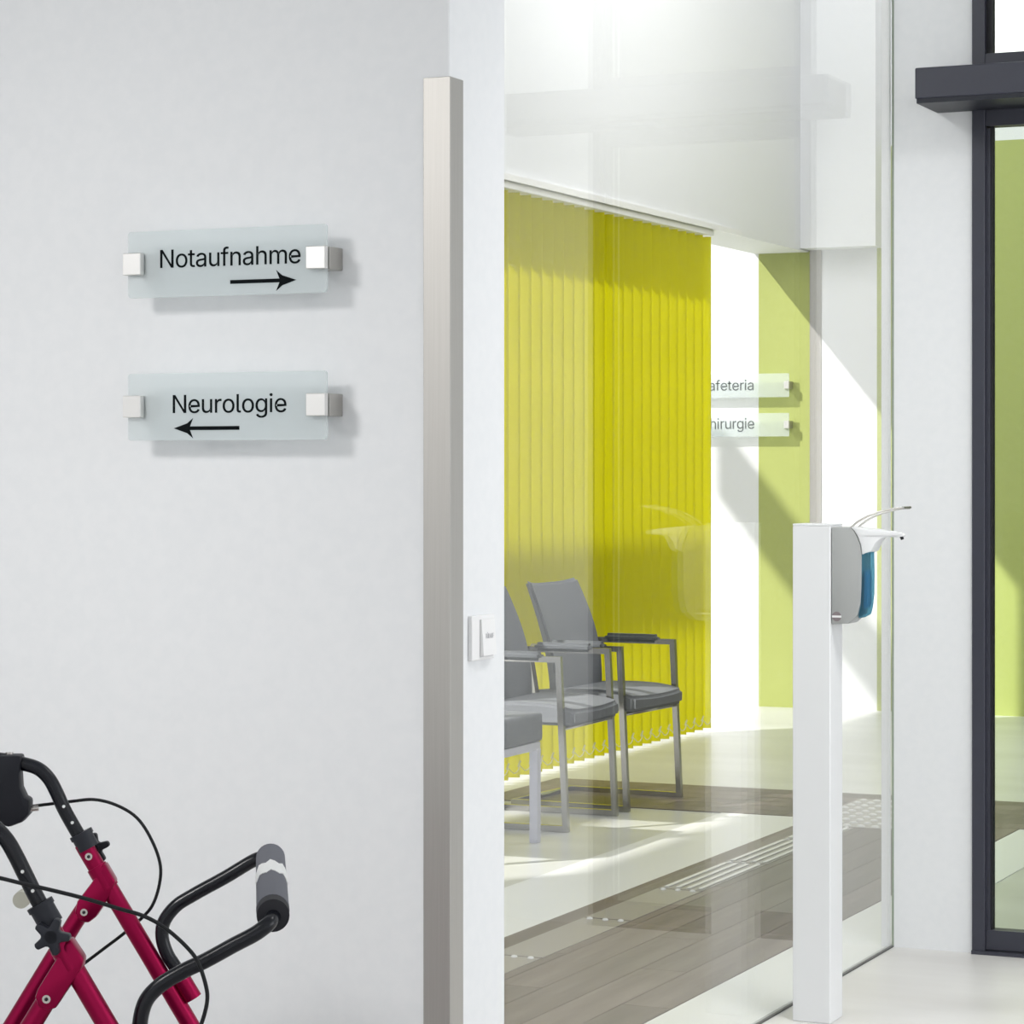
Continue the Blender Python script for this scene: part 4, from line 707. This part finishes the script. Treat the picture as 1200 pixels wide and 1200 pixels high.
# handle tubes, grips, brakes
for k in ('f', 'n'):
    hp = R['handle_' + k]
    tube('handle_tube', hp, 0.0119, M['black'], ro, 16, 6)
    x0, y0, z0 = hp[0]
    g = tube('hand_grip', [(x0 - 0.10, y0, z0 - 0.006), (x0 - 0.05, y0, z0 - 0.002), (x0 + 0.03, y0, z0)], 0.0175, M['rubber'], ro, 16, 4)
    leg = R['frontleg_' + k]
    tube('front_leg', leg, 0.0152, M['red'], ro, 18, smooth=False)
    tube('rear_leg', R['rearleg_' + k], 0.0145, M['red'], ro, 18, smooth=False)
    c0, c1 = R['collar_' + k]
    cl = tube('clamp_collar', [c0, c1], 0.0185, M['charcoal'], ro, 20, smooth=False)
    d = (Vector(c1) - Vector(c0)).normalized()
    tube('collar_rim', [Vector(c0) - d * 0.002, Vector(c0) + d * 0.006], 0.0205, M['charcoal'], cl, 20, smooth=False)
    # gusset plate joining front and rear leg
    y = leg[0][1]; poly = [(p[0], p[2]) for p in R['plate_' + k]]
    gp_ = prism('gusset_plate', poly, y - 0.0165, y + 0.0165, M['red'], ro, 'y', 0.004, 2)
    # sleeve around the front leg at the plate
    la, lb = Vector(leg[1]), Vector(leg[2]); dd = (lb - la).normalized()
    pc = Vector((poly[0][0] * 0.5 + poly[1][0] * 0.5, y, poly[0][1] * 0.5 + poly[1][1] * 0.5))
    t = (pc - la).dot(dd); cpt = la + dd * t
    tube('sleeve', [cpt - dd * 0.020, cpt + dd * 0.022], 0.0175, M['red'], gp_, 20, smooth=False)
    for b in R['bolt_' + k][:2]:
        bo = cyl('bolt', (b[0], b[1] - 0.0195, b[2]), (b[0], b[1] + 0.0195, b[2]), 0.0062, M['bolt'], ro, 16, 0.001)
        cyl('socket', (b[0], b[1] - 0.0203, b[2]), (b[0], b[1] - 0.0190, b[2]), 0.0030, M['gasket'], bo, 6)
    for h_ in R['holes_' + k]:
        ho = cyl('adjustment_hole_disc', (h_[0], h_[1] - 0.0126, h_[2]), (h_[0], h_[1] + 0.0126, h_[2]), 0.0026, M['silver'], ro, 10)  # pale disc in place of a see-through adjustment hole
    tube('loop_socket', R['sleeve_' + k], 0.0148, M['red'], ro, 18, smooth=False)
    # brake housing and lever
    sk = 0.0 if k == 'f' else 0.035
    hpoly = [(p[0] + sk, p[2]) for p in R['house_f']]
    yy = y
    bh = prism('brake_housing', hpoly, yy - 0.021, yy + 0.021, M['rubber'], ro, 'y', 0.005, 2)
    bx_, bz_ = R['bolt_f'][2][0] + sk, R['bolt_f'][2][2]
    cyl('bolt', (bx_, yy, bz_ - 0.004), (bx_, yy, bz_ + 0.0035), 0.0065, M['bolt'], bh, 14, 0.001)
    tube('brake_lever', [(hpoly[0][0] + 0.01, yy, 0.835), (hpoly[0][0] - 0.04, yy, 0.822), (hpoly[0][0] - 0.10, yy, 0.815), (hpoly[0][0] - 0.15, yy, 0.818)], 0.008, M['rubber'], ro, 10, 4)
    (ax, ay, az), (bx2, by2, bz2) = R['adj_f']
    tube('cable_adjuster', [(ax + sk - 0.006, yy, az), (ax + sk + 0.008, yy, az + 0.001), (bx2 + sk, yy, bz2)], [0.0058, 0.0058, 0.003] if False else 0.0048, M['bolt'], bh, 10, smooth=False)
# cables
tube('brake_cable', R['cable_f'], 0.0028, M['cable'], ro, 8, 6)
tube('brake_cable', R['cable_n'], 0.0030, M['cable'], ro, 8, 6)
# star knob on the near clamp, wing knob on the far clamp
def star(x, y0, y1, z, r1, r2, n, rot, m):
    poly = []
    for i in range(n):
        a = rot + 2 * math.pi * i / n; w = 2 * math.pi / n
        for da, rr in ((-0.16 * w, r2 * 0.93), (-0.07 * w, r2), (0.07 * w, r2), (0.16 * w, r2 * 0.93), (0.36 * w, r1 * 1.02), (0.5 * w, r1 * 0.95), (0.64 * w, r1 * 1.02)):
            poly.append((x + rr * math.cos(a + da), z + rr * math.sin(a + da)))
    return prism('star_knob', poly, y0, y1, m, ro, 'y', 0.0022, 2)
kx, ky, kz = R['knob_n'][0]
kn = star(kx, ky - 0.036, ky - 0.019, kz, 0.0155, 0.0275, 5, math.radians(-2), M['charcoal'])
cyl('knob_boss', (kx, ky - 0.036, kz), (kx, ky - 0.015, kz), 0.0095, M['charcoal'], kn, 18, 0.001)
fx, fy, fz = R['knob_f'][0]
kf = star(fx - 0.020, fy + 0.019, fy + 0.034, fz - 0.010, 0.014, 0.0265, 5, math.radians(20), M['rubber'])
cyl('knob_boss', (fx - 0.020, fy + 0.012, fz - 0.010), (fx - 0.020, fy + 0.036, fz - 0.010), 0.009, M['rubber'], kf, 16, 0.001)
cx_, cy_, cz_ = R['cream'][0]
cyl('cap_nut', (cx_, cy_ - 0.03, cz_), (cx_, cy_ + 0.0, cz_), 0.0125, M['cream'], ro, 18, 0.003)
# padded loop
lp = tube('back_support_loop', R['loop'], 0.0115, M['black'], ro, 16, 6)
ga, gb = Vector(R['grip'][0]), Vector(R['grip'][1]); gd = (gb - ga).normalized()
gr = cyl('foam_grip', ga + gd * 0.045, gb, 0.0245, M['foam'], ro, 28, 0.002)
cyl('grip_end', ga - gd * 0.0, ga + gd * 0.043, 0.0243, M['foamdark'], gr, 28, 0.002)
cyl('grip_ring', ga + gd * 0.043, ga + gd * 0.070, 0.0249, M['foam'], gr, 28, 0.001)
# pale silver patch around the top of the grip
bm = bmesh.new(); n = 12; L0, L1 = 0.27, 0.37
side_v = gd.cross(Vector((0, 0, 1))).normalized(); up_v = side_v.cross(gd).normalized()
ra, rb = [], []
for i in range(n + 1):
    a = math.radians(-20 + 195 * i / n)
    off = (math.cos(a) * side_v + math.sin(a) * up_v) * 0.0256
    w = 0.012 * math.sin(i * 2.1)
    ra.append((bm.verts.new(ga + gd * (L0 + w) + off), bm.verts.new(ga + gd * (L0 + w) + off * 0.955)))
    rb.append((bm.verts.new(ga + gd * (L1 + w * 1.3) + off), bm.verts.new(ga + gd * (L1 + w * 1.3) + off * 0.955)))
for i in range(n):
    bm.faces.new((ra[i][0], ra[i + 1][0], rb[i + 1][0], rb[i][0])); bm.faces.new((ra[i][1], rb[i][1], rb[i + 1][1], ra[i + 1][1]))
    bm.faces.new((ra[i][0], ra[i][1], ra[i + 1][1], ra[i + 1][0])); bm.faces.new((rb[i][0], rb[i + 1][0], rb[i + 1][1], rb[i][1]))
bm.faces.new((ra[0][0], rb[0][0], rb[0][1], ra[0][1])); bm.faces.new((ra[n][0], ra[n][1], rb[n][1], rb[n][0]))
lb_ = finish(bm, 'pale_patch', M['silver'], gr, True); lb_['label'] = 'pale silver patch'
# seat, cross tube and wheels below the picture
fA, fB = R['frontleg_n'], R['frontleg_f']; rA, rB = R['rearleg_n'], R['rearleg_f']
def at_z(leg, z):
    a, b = Vector(leg[-2]), Vector(leg[-1]); t = (z - a.z) / (b.z - a.z); return a + (b - a) * t
box('seat', -0.20, 0.10, -0.29, 0.29, 0.345, 0.375, M['rubber'], ro, 0.012, 3)
tube('cross_tube', [at_z(fA, 0.33), at_z(fB, 0.33)], 0.012, M['red'], ro, 14, smooth=False)
tube('cross_tube', [at_z(rA, 0.33), at_z(rB, 0.33)], 0.012, M['red'], ro, 14, smooth=False)
for leg in (fA, fB, rA, rB):
    e = Vector(leg[-1]); wx, wy = at_z(leg, 0.10).x, e.y
    wh = cyl('wheel', (wx, wy - 0.014, 0.10), (wx, wy + 0.014, 0.10), 0.10, M['rubber'], ro, 36, 0.006)
    cyl('hub', (wx, wy - 0.0165, 0.10), (wx, wy + 0.0165, 0.10), 0.06, M['charcoal'], wh, 24, 0.003)
    bm = bmesh.new()
    for s in (-1, 1): add_tube(bm, [(wx, wy + s * 0.022, 0.09), (wx, wy + s * 0.022, 0.16), (e.x, wy + s * 0.012, max(e.z, 0.21))], 0.006, 8, smooth=False)
    add_tube(bm, [(wx, wy - 0.024, 0.10), (wx, wy + 0.024, 0.10)], 0.006, 8, smooth=False)
    add_tube(bm, [(e.x, wy, 0.205), (e.x, wy, 0.235)] if False else [(e.x + 0.0, wy, max(e.z, 0.2) - 0.0), (e.x, wy, max(e.z, 0.2) + 0.02)], 0.017, 12, smooth=False)
    finish(bm, 'fork', M['black'], ro, True, 40)
